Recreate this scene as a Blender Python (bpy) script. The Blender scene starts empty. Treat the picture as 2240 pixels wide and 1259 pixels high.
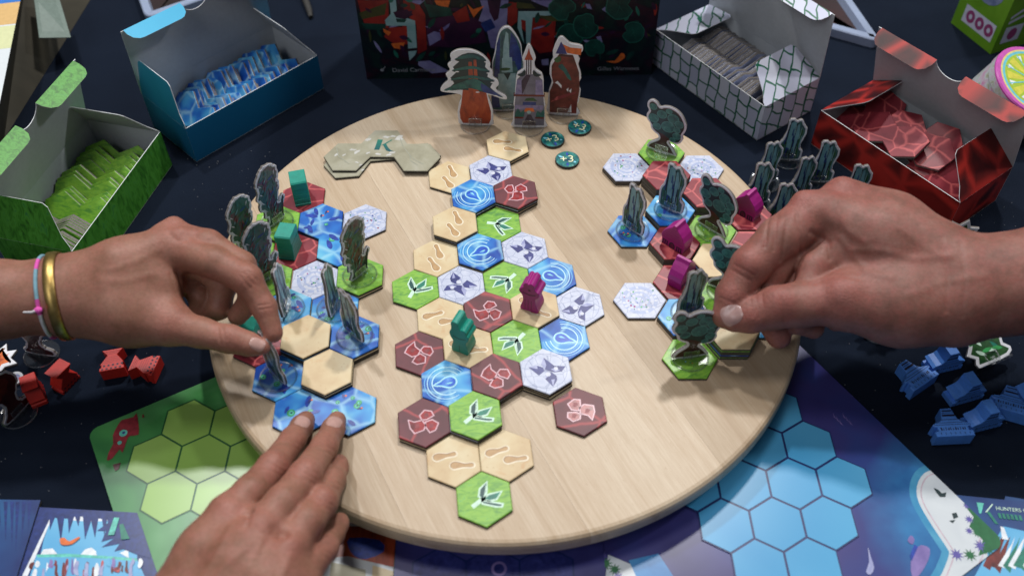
import bpy, math, random
import numpy as np
from mathutils import Matrix, Vector, Euler
random.seed(7)
U = 0.01                                  # everything below is written in centimetres; 1 Blender unit = 1 m
S = bpy.context.scene
COL = S.collection

# ------------------------------------------------------------------ camera
FPX, CAM = 2100.1, np.array([0.218, -43.645, 52.399])
PITCH, ROLL, YAW = 0.864, -0.012, 0.007
PW, PH = 2240.0, 1259.0
_f = np.array([math.sin(YAW)*math.cos(PITCH), math.cos(YAW)*math.cos(PITCH), -math.sin(PITCH)])
_r = np.array([math.cos(YAW), -math.sin(YAW), 0.0]); _u = np.cross(_r, _f)
RX = math.cos(ROLL)*_r + math.sin(ROLL)*_u
UP = -math.sin(ROLL)*_r + math.cos(ROLL)*_u
def P(u, v, z):                           # where the sight line through a photo point meets the level z (cm)
    d = _f + ((u-PW/2)/FPX)*RX - ((v-PH/2)/FPX)*UP
    q = CAM + d*((z-CAM[2])/d[2])
    return float(q[0]), float(q[1]), float(q[2])
cam_d = bpy.data.cameras.new('camera'); cam = bpy.data.objects.new('camera', cam_d); COL.objects.link(cam)
cam.matrix_world = Matrix(((RX[0], UP[0], -_f[0], CAM[0]*U), (RX[1], UP[1], -_f[1], CAM[1]*U),
                           (RX[2], UP[2], -_f[2], CAM[2]*U), (0, 0, 0, 1)))
cam_d.sensor_width = 36; cam_d.lens = FPX/PW*36
cam_d.clip_start = 0.02; cam_d.clip_end = 50
cam_d.dof.use_dof = True
_fp = np.array(P(1050, 500, 3.3)) - CAM
cam_d.dof.focus_distance = float(_fp @ _f)*U
cam_d.dof.aperture_fstop = 6.0
S.camera = cam

# ------------------------------------------------------------------ world, lamps, exposure
W = bpy.data.worlds.new('World'); S.world = W; W.use_nodes = True
W.node_tree.nodes['Background'].inputs[0].default_value = (0.55, 0.66, 0.85, 1)
W.node_tree.nodes['Background'].inputs[1].default_value = 0.075
def lamp(name, loc, size, watts, col, target=(0, -3, 3)):
    d = bpy.data.lights.new(name, 'AREA'); d.shape = 'DISK'; d.size = size*U; d.energy = watts; d.color = col
    o = bpy.data.objects.new(name, d); COL.objects.link(o); o.location = Vector(loc)*U
    o.rotation_euler = (Vector(target)-Vector(loc)).to_track_quat('-Z', 'Y').to_euler()
    return o
lamp('hall_lamp', (45, 120, 210), 17, 30, (1.0, 0.98, 0.95))
lamp('hall_lamp', (-75, 95, 205), 13, 19, (0.97, 0.98, 1.0))
lamp('hall_lamp', (-15, 25, 240), 50, 11, (1.0, 0.98, 0.96))
lamp('hall_lamp', (185, 55, 190), 22, 12, (0.94, 0.97, 1.0))
lamp('hall_lamp', (-95, -130, 190), 100, 10, (0.95, 0.97, 1.0))
S.view_settings.view_transform = 'Standard'; S.view_settings.look = 'None'
S.view_settings.exposure = 0.0; S.view_settings.gamma = 1.0
S.cycles.max_bounces = 8; S.cycles.transparent_max_bounces = 16
S.cycles.caustics_reflective = False; S.cycles.caustics_refractive = False

# ------------------------------------------------------------------ materials
def lin(r, g, b):
    f = lambda c: (c/255/12.92) if c/255 <= .04045 else ((c/255+.055)/1.055)**2.4
    return (f(r), f(g), f(b))
class G:
    def __init__(s, name):
        s.m = bpy.data.materials.new(name); s.m.use_nodes = True; s.t = s.m.node_tree
        s.b = s.t.nodes['Principled BSDF']; s.out = s.t.nodes['Material Output']
    def n(s, typ, ins=None, **props):
        x = s.t.nodes.new('ShaderNode'+typ)
        for k, v in props.items(): setattr(x, k, v)
        for k, v in (ins or {}).items(): s.put(x.inputs[k], v)
        return x
    def put(s, sock, v):
        if isinstance(v, bpy.types.NodeSocket): s.t.links.new(v, sock)
        elif sock.type == 'RGBA': sock.default_value = (*v, 1) if len(v) == 3 else v
        else: sock.default_value = v
    def co(s, scale=(1, 1, 1), rnd=True, rot=(0, 0, 0)):       # object coordinates in cm, shifted per object
        c = s.n('TexCoord').outputs['Object']
        m = s.n('Mapping', {'Vector': c, 'Scale': tuple(100*k for k in scale), 'Rotation': rot})
        v = m.outputs[0]
        if rnd:
            r = s.n('ObjectInfo').outputs['Random']
            k = s.n('Math', {0: r, 1: 37.0}, operation='MULTIPLY').outputs[0]
            v = s.n('VectorMath', {0: v, 1: k}, operation='ADD').outputs[0]
        return v
    def noise(s, v, scale, detail=4, rough=.55, dist=0):
        return s.n('TexNoise', {'Vector': v, 'Scale': scale, 'Detail': detail, 'Roughness': rough, 'Distortion': dist}).outputs['Fac']
    def voro(s, v, scale, feature='DISTANCE_TO_EDGE', out='Distance', rnd=1.0):
        return s.n('TexVoronoi', {'Vector': v, 'Scale': scale, 'Randomness': rnd}, feature=feature).outputs[out]
    def ramp(s, fac, stops, interp='LINEAR'):
        r = s.n('ValToRGB', {'Fac': fac}); e = r.color_ramp; e.interpolation = interp
        while len(e.elements) < len(stops): e.elements.new(0.5)
        for el, (p, c) in zip(e.elements, stops): el.position = p; el.color = (*c, 1) if len(c) == 3 else c
        return r.outputs['Color']
    def mix(s, f, a, b, typ='MIX'):
        x = s.n('Mix', data_type='RGBA', blend_type=typ); s.put(x.inputs[0], f); s.put(x.inputs[6], a); s.put(x.inputs[7], b)
        return x.outputs[2]
    def math(s, op, a, b=0.0): return s.n('Math', {0: a, 1: b}, operation=op).outputs[0]
    def bump(s, h, strength=.3, dist=.05):
        s.put(s.b.inputs['Normal'], s.n('Bump', {'Height': h, 'Strength': strength, 'Distance': dist*U}).outputs[0])
    def fin(s, color, rough=.5, spec=.5):
        s.put(s.b.inputs['Base Color'], color); s.put(s.b.inputs['Roughness'], rough)
        s.put(s.b.inputs['Specular IOR Level'], spec)
        return s.m
def plain(name, c, rough=.5, var=.12, scale=3, spec=.5):       # one colour with a faint mottled print grain
    g = G(name); n = g.noise(g.co(), scale, 3)
    k = lambda f: tuple(min(1, x*f) for x in c)
    return g.fin(g.ramp(n, [(.3, k(1-var)), (.7, k(1+var))]), rough, spec)
MT = {}
def tones(name, cols, scale=1.5, rough=.4, detail=4, stretch=(1, 1, 1), dist=.6, spec=.5, rot=(0, 0, 0)):
    g = G(name); n = g.noise(g.co(stretch, rot=rot), scale, detail, .6, dist)
    m = len(cols); return g.fin(g.ramp(n, [(.28+.46*i/max(1, m-1), c) for i, c in enumerate(cols)]), rough, spec)

MT['edge'] = plain('dark_board_edge', (.035, .033, .03), .8, .3, 8)
MT['edge_mid'] = plain('brown_grey_board_edge', (.085, .075, .062), .8, .25, 8)
MT['edge_grey'] = plain('grey_board_edge', (.19, .17, .155), .8, .25, 8)
def tanp():
    g = G('tan_print'); v = g.co()
    c = g.ramp(g.noise(v, .5, 4), [(.3, (.60, .43, .24)), (.5, (.68, .53, .31)), (.72, (.74, .63, .41))])
    c = g.mix(g.ramp(g.noise(v, .8, 5, .6, .5), [(.58, (0,)*3), (.74, (.75,)*3)]), c, (.58, .32, .14))
    c = g.mix(g.ramp(g.voro(v, 2.2, 'F1'), [(.0, (.5,)*3), (.10, (.4,)*3), (.16, (0,)*3)]), c, (.52, .36, .18))
    return g.fin(c, .42, .4)
MT['tan'] = tanp()
MT['tan_print'] = tones('footprint_print', [(.44, .25, .10), (.58, .37, .17)], 2, .4)
MT['tan_rim'] = plain('footprint_rim', (.34, .19, .08), .4)
MT['tan_light'] = plain('footprint_lip', (.84, .74, .55), .4)
MT['grass'] = tones('grass_print', [(.07, .24, .05), (.16, .40, .04), (.26, .52, .05), (.13, .42, .10)], 1.4, .36, 6, (1, 2.6, 1), 1.0)
def water():
    g = G('water_print'); v = g.co()
    wob = g.mix(.35, v, g.n('TexNoise', {'Vector': v, 'Scale': .8}).outputs['Color'], 'ADD')
    n = g.noise(v, .42, 2)
    base = g.ramp(n, [(.32, (.008, .06, .36)), (.46, (.02, .16, .56)), (.58, (.06, .34, .70)), (.72, (.16, .54, .76))])
    e = g.voro(wob, .55)
    line = g.ramp(e, [(.0, (1, 1, 1)), (.05, (.5, .5, .5)), (.10, (0, 0, 0))])
    return g.fin(g.mix(g.math('MULTIPLY', line, .6), base, (.40, .72, .84)), .34, .4)
MT['water'] = water()
MT['ring'] = plain('ripple_print', (.50, .80, .93), .32)
MT['ring_mid'] = plain('ripple_mid_print', (.16, .50, .82), .32)
MT['drop'] = tones('drop_print', [(.01, .03, .35), (.02, .12, .62), (.20, .50, .90)], .9, .3)
def veined(name, cols, line, scale, wid, rough=.35):
    g = G(name); v = g.co()
    wob = g.mix(.25, v, g.n('TexNoise', {'Vector': v, 'Scale': 1.2}).outputs['Color'], 'ADD')
    base = g.ramp(g.noise(v, .8, 4), [(.3, cols[0]), (.7, cols[1])])
    e = g.voro(wob, scale)
    return g.fin(g.mix(g.ramp(e, [(0, (1, 1, 1)), (wid, (.45, .45, .45)), (wid*1.8, (0, 0, 0))]), base, line), rough)
MT['maroon'] = veined('maroon_print', [(.085, .008, .016), (.145, .016, .026)], (.40, .05, .055), .42, .030, .45)
MT['redrock'] = veined('red_rock_print', [(.19, .018, .03), (.30, .035, .05)], (.62, .12, .12), .55, .03)
MT['pink_line'] = plain('pale_pink_line', (.72, .45, .50), .35)
MT['gem'] = tones('gem_print', [(.10, .004, .008), (.30, .015, .02), (.48, .05, .05)], 2.0, .3)
def marble():
    g = G('plaza_print'); v = g.co()
    e = g.voro(v, 1.5, rnd=.75)
    base = g.ramp(g.noise(v, 2.2, 3), [(.3, (.50, .54, .69)), (.7, (.63, .66, .78))])
    return g.fin(g.mix(g.ramp(e, [(0, (.8, .8, .8)), (.022, (.35, .35, .35)), (.04, (0, 0, 0))]), base, (.22, .26, .42)), .38)
MT['marble'] = marble()
MT['marble_ring'] = tones('plaza_ring_print', [(.33, .40, .62), (.46, .52, .72)], 2.5, .38)
MT['marble_pale'] = tones('plaza_pale_print', [(.58, .60, .71), (.68, .70, .79)], 2.5, .38)
MT['indigo'] = tones('indigo_print', [(.012, .016, .12), (.045, .055, .26)], 2.0, .36)
MT['lilac'] = tones('lilac_print', [(.26, .28, .52), (.46, .48, .68)], 2.0, .36)
MT['thin_line'] = plain('thin_blue_line', (.30, .34, .50), .4)
MT['leaf_dark'] = tones('dark_leaf_print', [(.004, .035, .04), (.01, .12, .10)], 2.0, .34)
MT['leaf_pale'] = plain('pale_leaf_outline', (.62, .84, .68), .36)
MT['leaf_mid'] = tones('mid_leaf_print', [(.01, .14, .10), (.02, .26, .17)], 2.0, .34)
MT['lily'] = plain('lily_print', (.05, .36, .10), .34, .3)
MT['lily_eye'] = plain('lily_eye_print', (.12, .55, .45), .34, .3)
MT['deep'] = plain('deep_blue_print', (.012, .05, .36), .34, .4)
MT['aqua'] = plain('aqua_print', (.25, .66, .80), .34, .2)
MT['orange'] = plain('orange_print', (.75, .16, .03), .4, .2)
MT['crimson'] = plain('crimson_print', (.25, .02, .03), .4, .3)
MT['stone'] = tones('stone_print', [(.27, .25, .17), (.37, .35, .25), (.46, .44, .35)], .5, .4, 5)
MT['stone_pale'] = tones('pale_stone_print', [(.46, .45, .40), (.66, .65, .62)], .8, .4)
MT['stone_vein'] = plain('stone_vein_print', (.34, .34, .26), .4)
MT['klogo'] = (lambda g: g.fin(g.ramp(g.math('ADD', g.math('MULTIPLY', g.n('SeparateXYZ', {0: g.co(rnd=False)}).outputs[1], .55), .35),
              [(0, (.004, .04, .09)), (1, (.008, .20, .14))]), .4))(G('green_blue_letter'))
MT['cream'] = plain('cream_figure_print', (.85, .85, .55), .4)
MT['teal_print'] = tones('token_print', [(.004, .02, .10), (.006, .09, .11), (.02, .22, .20), (.22, .48, .40)], 2.2, .3, 5)
MT['border'] = plain('pale_cut_border', (.74, .73, .80), .4, .05)
MT['border_white'] = plain('white_cut_border', (.86, .86, .90), .4, .04)
MT['trunk'] = tones('trunk_print', [(.035, .008, .010), (.10, .015, .02)], 1.5, .35)
MT['crown'] = tones('crown_print', [(.004, .018, .025), (.01, .05, .055)], 2.0, .35)
MT['crown_leaf'] = tones('crown_leaf_print', [(.012, .07, .085), (.03, .17, .16), (.09, .30, .26)], 2.4, .35)
MT['crown_vein'] = plain('crown_vein_print', (.08, .26, .25), .35)
MT['fall_bg'] = tones('waterfall_print', [(.015, .03, .09), (.05, .13, .11), (.09, .24, .27)], 1.6, .33, 5, (2.2, .35, 1))
MT['fall_water'] = tones('falling_water_print', [(.12, .29, .34), (.24, .46, .52)], 1.8, .33, 4, (2.5, .4, 1))
MT['fall_blue'] = tones('rock_blue_print', [(.01, .02, .12), (.03, .07, .30)], 2, .33)
MT['fall_green'] = tones('moss_print', [(.01, .05, .02), (.05, .15, .04)], 2, .33)
MT['flame'] = tones('feather_tree_print', [(.012, .02, .06), (.02, .09, .07), (.07, .13, .09), (.14, .03, .04), (.02, .03, .10)], .75, .33, 5, (1.6, .8, 1))
MT['wood_red'] = tones('red_trunk_print', [(.20, .03, .015), (.42, .06, .02), (.52, .10, .03)], 1.0, .35, 5, (2.5, .5, 1))
MT['pine'] = tones('pine_print', [(.01, .05, .06), (.015, .12, .11), (.03, .20, .16)], 1.6, .35)
MT['pine_dark'] = plain('pine_shade_print', (.008, .03, .035), .35)
MT['tower'] = tones('tower_print', [(.13, .13, .18), (.24, .23, .30)], 1.5, .35)
MT['tower_lilac'] = tones('tower_lilac_print', [(.14, .12, .28), (.36, .32, .52)], 2.0, .35)
MT['tower_dark'] = plain('tower_dark_print', (.05, .03, .06), .35, .4)
MT['cliff'] = tones('cliff_print', [(.06, .008, .008), (.15, .02, .016), (.26, .04, .03)], 1.4, .35)
MT['ice'] = tones('ice_print', [(.22, .40, .42), (.42, .60, .60)], 1.4, .33)
def clear():
    g = G('clear_plastic'); t = g.t
    fc = g.n('LayerWeight', {'Blend': .5}).outputs['Facing']
    fr = g.math('ADD', g.math('MULTIPLY', g.math('POWER', fc, 2.6), .65), .05)
    tr = g.n('BsdfTransparent', {'Color': (.985, .99, .99)}); gl = g.n('BsdfGlossy', {'Color': (1, 1, 1), 'Roughness': .16})
    mx = g.n('MixShader', {0: fr, 1: tr.outputs[0], 2: gl.outputs[0]})
    t.links.new(mx.outputs[0], g.out.inputs[0]); t.nodes.remove(g.b)
    return g.m
MT['clear'] = clear()
def edge_glint():  # whitish mix puts the bright light caught along plastic edges into the colour
    g = G('clear_plastic_edge_glint'); t = g.t
    tr = g.n('BsdfTransparent', {'Color': (.97, .98, .98)}); gl = g.n('BsdfGlossy', {'Color': (1, 1, 1), 'Roughness': .22}); df = g.n('BsdfTranslucent', {'Color': (.8, .83, .86)})
    m1 = g.n('MixShader', {0: .35, 1: gl.outputs[0], 2: df.outputs[0]}); mx = g.n('MixShader', {0: .42, 1: tr.outputs[0], 2: m1.outputs[0]})
    t.links.new(mx.outputs[0], g.out.inputs[0]); t.nodes.remove(g.b)
    return g.m
MT['edge_glint'] = edge_glint()
def paint(name, c, rough=.42):                                  # painted wooden playing piece, faint grain
    g = G(name); v = g.co((1, 1, 5)); n = g.noise(v, 2.5, 5, .6)
    k = lambda f: tuple(min(1, x*f) for x in c)
    g.bump(g.noise(g.co((1, 1, 6)), 5, 4), .12, .02)
    return g.fin(g.ramp(n, [(.3, k(.86)), (.7, k(1.1))]), rough)
MT['teal'] = paint('teal_paint', (.010, .30, .22)); MT['magenta'] = paint('magenta_paint', (.36, .012, .20))
MT['redp'] = paint('red_paint', (.52, .025, .016)); MT['bluep'] = paint('blue_paint', (.09, .27, .78))
MT['ink'] = plain('dark_ink', (.012, .008, .03), .5, .4); MT['ink_mag'] = plain('plum_ink', (.09, .003, .05), .5, .3)
MT['ink_red'] = plain('dark_red_ink', (.16, .008, .012), .5, .3); MT['ink_teal'] = plain('dark_teal_ink', (.004, .07, .055), .5, .3)
def wood():
    g = G('pale_beech'); oi = g.n('ObjectInfo').outputs['Random']
    v = g.co((1, 1, 1)); vs = g.n('Mapping', {'Vector': v, 'Scale': (1, .035, 1)}).outputs[0]
    big = g.noise(vs, .48, 5, .62, .9)
    fine = g.noise(g.n('Mapping', {'Vector': v, 'Scale': (6, .22, 6)}).outputs[0], 2.2, 5, .7)
    fleck = g.noise(g.n('Mapping', {'Vector': v, 'Scale': (9, 1.5, 9)}).outputs[0], 1.6, 2, .5)
    base = g.ramp(big, [(.28, (.41, .295, .185)), (.43, (.55, .43, .305)), (.58, (.62, .51, .38)), (.75, (.49, .37, .25))])
    c = g.mix(g.ramp(fine, [(.35, (.0,)*3), (.7, (.42,)*3)]), base, (.38, .255, .145))
    c = g.mix(g.ramp(fleck, [(.66, (0,)*3), (.78, (.45,)*3)]), c, (.34, .20, .10))
    c = g.mix(g.ramp(g.noise(v, 1.1, 6, .75), [(.70, (0,)*3), (.78, (.30,)*3)]), c, (.30, .20, .12))
    tone = g.n('ObjectInfo').outputs['Color']
    c = g.mix(1.0, c, tone, 'MULTIPLY')
    g.bump(fine, .06, .02)
    return g.fin(c, g.math('ADD', g.math('MULTIPLY', fine, .18), .36), .4)
MT['wood'] = wood()
def cloth():
    g = G('navy_cloth'); v = g.co(rnd=False)
    wv = g.n('TexWave', {'Vector': v, 'Scale': 9, 'Distortion': .6}, bands_direction='X').outputs['Fac']
    wv2 = g.n('TexWave', {'Vector': v, 'Scale': 9, 'Distortion': .6}, bands_direction='Y').outputs['Fac']
    n = g.noise(v, .12, 4)
    g.bump(g.math('ADD', g.math('MULTIPLY', g.math('ADD', wv, wv2), .15), g.math('MULTIPLY', g.noise(v, 14, 3), .8)), .7, .06)
    g.put(g.b.inputs['Sheen Weight'], .06); g.put(g.b.inputs['Sheen Tint'], (.45, .6, .9, 1))
    return g.fin(g.ramp(n, [(.3, (.0032, .0062, .0145)), (.7, (.0062, .0112, .0240))]), .9, .12)
MT['cloth'] = cloth()
MT['lint'] = plain('white_lint', (.5, .5, .52), .8)
MT['card'] = plain('white_card', (.50, .53, .56), .55, .04)
MT['card_edge'] = plain('white_card_edge', (.78, .80, .82), .6, .03)
MT['box_green'] = tones('green_box_print', [(.02, .10, .012), (.05, .24, .02), (.09, .36, .04), (.03, .20, .06)], 1.2, .38, 6, (2.2, 2.2, .6), 1)
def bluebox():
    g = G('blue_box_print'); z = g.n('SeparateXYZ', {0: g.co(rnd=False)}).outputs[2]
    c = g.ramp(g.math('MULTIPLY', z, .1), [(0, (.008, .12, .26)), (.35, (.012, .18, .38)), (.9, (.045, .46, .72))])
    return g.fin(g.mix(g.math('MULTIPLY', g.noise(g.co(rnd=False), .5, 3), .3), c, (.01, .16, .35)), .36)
MT['box_blue'] = bluebox()
def stonebox():
    g = G('stone_box_print'); v = g.co((1, 1, 1), rnd=False); x = g.n('SeparateXYZ', {0: v}).outputs
    q = g.n('CombineXYZ', {0: g.math('ADD', x[2], g.math('MULTIPLY', x[1], .6)), 1: g.math('ADD', x[0], g.math('MULTIPLY', x[1], .8)), 2: 0.0}).outputs[0]
    w = g.n('VectorMath', {0: g.n('TexNoise', {'Vector': v, 'Scale': .75, 'Detail': 1.0}).outputs['Color'], 1: (.5, .5, .5)}, operation='SUBTRACT').outputs[0]
    q = g.n('VectorMath', {0: q, 1: g.n('VectorMath', {0: w, 3: .55}, operation='SCALE').outputs[0]}, operation='ADD').outputs[0]
    br = g.n('TexBrick', {'Vector': q, 'Scale': 1.0, 'Mortar Size': .085, 'Mortar Smooth': .2, 'Brick Width': 1.75, 'Row Height': 1.15, 'Color1': (.50, .52, .68, 1), 'Color2': (.68, .70, .80, 1), 'Mortar': (.012, .13, .07, 1)}, offset=.5, squash=.7, squash_frequency=3)
    return g.fin(br.outputs['Color'], .42, .4)
MT['box_white'] = stonebox()
def redbox():
    g = G('red_box_print'); v = g.co(rnd=False)
    e = g.voro(v, .36, rnd=.9)
    base = g.ramp(g.noise(v, .6, 4), [(.3, (.030, .003, .003)), (.7, (.085, .006, .006))])
    return g.fin(g.mix(g.ramp(e, [(.03, (1, 1, 1)), (.14, (.25, .25, .25)), (.26, (0, 0, 0))]), base, (.42, .025, .018)), .45, .35)
MT['box_red'] = redbox()
def skin(name, c0, c1, c2, jt, bumpk=.35):
    g = G(name); v = g.co(rnd=False)
    m = g.noise(v, .45, 4, .6); fine = g.noise(v, 5, 4, .65); mot = g.noise(v, 1.5, 5, .7)
    col = g.ramp(m, [(.3, c0), (.5, c1), (.72, c2)])
    jn = g.n('Attribute', attribute_name='joint').outputs['Fac']
    col = g.mix(g.math('MULTIPLY', jn, .55), col, jt)
    col = g.mix(g.ramp(mot, [(.42, (0,)*3), (.72, (.6,)*3)]), col, jt)
    col = g.mix(g.ramp(fine, [(.4, (0,)*3), (.75, (.35,)*3)]), col, tuple(x*.72 for x in c0))
    por = g.voro(v, 9, 'F1')
    wr = g.noise(v, 3.2, 6, .7, .6); cr = g.voro(g.n('Mapping', {'Vector': v, 'Scale': (1, 1, 1)}).outputs[0], 3.6)
    cr = g.math('MINIMUM', g.math('MULTIPLY', cr, 5.0), 1.0)
    h = g.math('ADD', g.math('MULTIPLY', por, .25), wr)
    h = g.math('ADD', h, g.math('MULTIPLY', cr, g.math('ADD', g.math('MULTIPLY', jn, .5), .06)))
    g.bump(h, bumpk, .05)
    g.put(g.b.inputs['Subsurface Weight'], .15); g.put(g.b.inputs['Subsurface Radius'], (1.0, .35, .2)); g.put(g.b.inputs['Subsurface Scale'], .2*U)
    return g.fin(col, g.math('ADD', g.math('MULTIPLY', fine, .2), .44), .38)
MT['skin_tan'] = skin('tanned_skin', (.205, .088, .052), (.29, .135, .088), (.37, .18, .125), (.40, .150, .115), .24)
MT['skin_pink'] = skin('ruddy_skin', (.170, .070, .050), (.26, .115, .086), (.36, .172, .138), (.37, .110, .092), .32)
MT['nail'] = plain('fingernail', (.50, .30, .26), .22, .08); MT['nail_pink'] = plain('pale_fingernail', (.42, .26, .24), .25, .08)
def gold():
    g = G('gold_metal'); g.put(g.b.inputs['Metallic'], 1.0)
    return g.fin(g.ramp(g.noise(g.co(rnd=False), 3, 4), [(.3, (.40, .26, .08)), (.7, (.60, .42, .15))]), .42)
MT['gold'] = gold()
MT['thread_blue'] = plain('blue_thread', (.20, .38, .46), .8); MT['thread_pink'] = plain('pink_thread', (.75, .10, .45), .8)
MT['thread_white'] = plain('white_thread', (.62, .60, .62), .8)
MT['lidpink'] = plain('pink_tin_print', (.60, .10, .45), .35)

# ------------------------------------------------------------------ mesh helpers (cm)
class MB:
    def __init__(s): s.v = []; s.f = []; s.m = []; s.mats = []; s.smooth = set(); s.T = None
    def mi(s, mat):
        if mat not in s.mats: s.mats.append(mat)
        return s.mats.index(mat)
    def add(s, vs, fs, mat, smooth=False):
        o = len(s.v)
        for p in vs:
            s.v.append(tuple(s.T @ Vector(p)) if s.T is not None else tuple(p))
        for f in fs:
            if smooth: s.smooth.add(len(s.f))
            s.f.append([o+i for i in f]); s.m.append(s.mi(mat))
    def ngon(s, pts, z, mat, flip=False):
        n = len(pts); ix = list(range(n)); ar = area(pts)
        if (ar < 0) != flip: ix = ix[::-1]
        s.add([(x, y, z) for x, y in pts], [ix], mat)
    def prism(s, pts, z0, z1, side, top=None, bevel=0.0, bottom=None, bevmat=None):
        if area(pts) < 0: pts = pts[::-1]
        n = len(pts); top = top or side
        s.add([(x, y, z0) for x, y in pts] + [(x, y, z1-bevel) for x, y in pts],
              [[i, (i+1) % n, n+(i+1) % n, n+i] for i in range(n)], side)
        if bevel:
            q = off(pts, -bevel)
            s.add([(x, y, z1-bevel) for x, y in pts] + [(x, y, z1) for x, y in q],
                  [[i, (i+1) % n, n+(i+1) % n, n+i] for i in range(n)], bevmat or top)
        else: q = pts
        s.ngon(q, z1, top); s.ngon(pts, z0, bottom or side, True)
    def box(s, x0, x1, y0, y1, z0, z1, mat):
        s.prism([(x0, y0), (x1, y0), (x1, y1), (x0, y1)], z0, z1, mat)
    def sheet(s, pts, nrm, th, mo, mi_, me):                     # a card panel: mo on the side of nrm, mi_ behind
        nrm = Vector(nrm).normalized(); a = [Vector(p) for p in pts]; b = [p - nrm*th for p in a]
        fn = sum(((a[i]-a[0]).cross(a[i+1]-a[0]) for i in range(1, len(a)-1)), Vector())
        n = len(a); ix = list(range(n))
        if fn.dot(nrm) < 0: ix = ix[::-1]
        s.add(a, [ix], mo); s.add(b, [ix[::-1]], mi_)
        e = [[ix[i], n+ix[i], n+ix[(i+1) % n], ix[(i+1) % n]] for i in range(n)]
        s.add(a+b, e, me)
    def tube(s, path, rad, mat, n=10, closed=False):
        path = [Vector(p) for p in path]; k = len(path)
        if not isinstance(rad, (list, tuple)): rad = [rad]*k
        vs = []; up = Vector((0, 0, 1))
        for i, p in enumerate(path):
            t = (path[(i+1) % k]-path[i-1]) if closed else (path[min(i+1, k-1)]-path[max(i-1, 0)])
            t.normalize(); a = t.cross(up)
            if a.length < .05: a = t.cross(Vector((1, 0, 0)))
            a.normalize(); b = a.cross(t)
            vs += [p + (a*math.cos(2*math.pi*j/n) + b*math.sin(2*math.pi*j/n))*rad[i] for j in range(n)]
        fs = []
        for i in range(k if closed else k-1):
            i2 = (i+1) % k
            fs += [[i*n+j, i*n+(j+1) % n, i2*n+(j+1) % n, i2*n+j] for j in range(n)]
        s.add(vs, fs, mat, True)
        if not closed:
            s.add(vs[:n], [list(range(n))], mat); s.add(vs[-n:], [list(range(n))[::-1]], mat)
    def lathe(s, prof, mat, n=48, mats=None, smooth=True, c=(0, 0)):
        vs = [(c[0]+r*math.cos(2*math.pi*j/n), c[1]+r*math.sin(2*math.pi*j/n), z) for r, z in prof for j in range(n)]
        for i in range(len(prof)-1):
            s.add([vs[i*n+j] for j in range(n)] + [vs[(i+1)*n+j] for j in range(n)],
                  [[j, (j+1) % n, n+(j+1) % n, n+j] for j in range(n)], mats[i] if mats else mat, smooth)
    def mesh(s, name):
        me = bpy.data.meshes.new(name)
        me.from_pydata([(x*U, y*U, z*U) for x, y, z in s.v], [], s.f)
        for m in s.mats: me.materials.append(m)
        me.polygons.foreach_set('material_index', s.m)
        if s.smooth:
            me.polygons.foreach_set('use_smooth', [i in s.smooth for i in range(len(s.f))])
        me.update(); return me
    def obj(s, name, parent=None, loc=(0, 0, 0), rot=(0, 0, 0)): return place(s.mesh(name), name, parent, loc, rot)
def place(me, name, parent=None, loc=(0, 0, 0), rot=(0, 0, 0)):
    o = bpy.data.objects.new(name, me); COL.objects.link(o)
    if parent: o.parent = parent
    o.location = Vector(loc)*U; o.rotation_euler = rot
    return o
def area(p): return sum(p[i-1][0]*p[i][1]-p[i][0]*p[i-1][1] for i in range(len(p)))/2
def off(pts, d):                                                # move an outline out (or in) by d
    s = 1 if area(pts) > 0 else -1; n = len(pts); out = []
    for i in range(n):
        (ax, ay), (bx, by), (cx, cy) = pts[i-1], pts[i], pts[(i+1) % n]
        n1 = Vector((by-ay, ax-bx)); n2 = Vector((cy-by, bx-cx))
        if n1.length: n1.normalize()
        if n2.length: n2.normalize()
        m = n1+n2
        if m.length < 1e-6: m = n1.copy()
        k = m.dot(n1) if m.length else 1
        m = m/max(k, .5)
        out.append((bx+m.x*d*s, by+m.y*d*s))
    return out
def circ(r, n=32, cx=0, cy=0, ry=None): return [(cx+r*math.cos(2*math.pi*i/n), cy+(ry or r)*math.sin(2*math.pi*i/n)) for i in range(n)]
def smooth(pts, k=4):                                            # closed Catmull-Rom through the points
    n = len(pts); out = []
    for i in range(n):
        p0, p1, p2, p3 = (pts[(i+j-1) % n] for j in range(4))
        for t in (j/k for j in range(k)):
            out.append(tuple(.5*(2*p1[c]+(p2[c]-p0[c])*t+(2*p0[c]-5*p1[c]+4*p2[c]-p3[c])*t*t+(3*p1[c]-p0[c]-3*p2[c]+p3[c])*t**3) for c in (0, 1)))
    return out
def tr(pts, ang=0, sc=1, dx=0, dy=0):
    c, s_ = math.cos(ang)*sc, math.sin(ang)*sc
    return [(c*x-s_*y+dx, s_*x+c*y+dy) for x, y in pts]
def hexo(w=3.1, rot=0): return [(w/math.sqrt(3)*math.cos(math.radians(30+60*i)+rot), w/math.sqrt(3)*math.sin(math.radians(30+60*i)+rot)) for i in range(6)]
def ring(mb, r0, r1, z, mat, n=40, a0=0, a1=2*math.pi):
    k = max(3, int(n*(a1-a0)/(2*math.pi)))
    vs = []
    for i in range(k+1):
        a = a0+(a1-a0)*i/k
        vs += [(r0*math.cos(a), r0*math.sin(a), z), (r1*math.cos(a), r1*math.sin(a), z)]
    mb.add(vs, [[2*i, 2*i+1, 2*i+3, 2*i+2] for i in range(k)], mat)
def stroke(mb, p, w, z, mat):                                    # a printed line of width w along points p
    for a, b in zip(p, p[1:]):
        dx, dy = b[0]-a[0], b[1]-a[1]; l = math.hypot(dx, dy) or 1; nx, ny = -dy/l*w/2, dx/l*w/2
        mb.ngon([(a[0]+nx, a[1]+ny), (a[0]-nx, a[1]-ny), (b[0]-nx, b[1]-ny), (b[0]+nx, b[1]+ny)], z, mat)
_tx = {}
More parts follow.
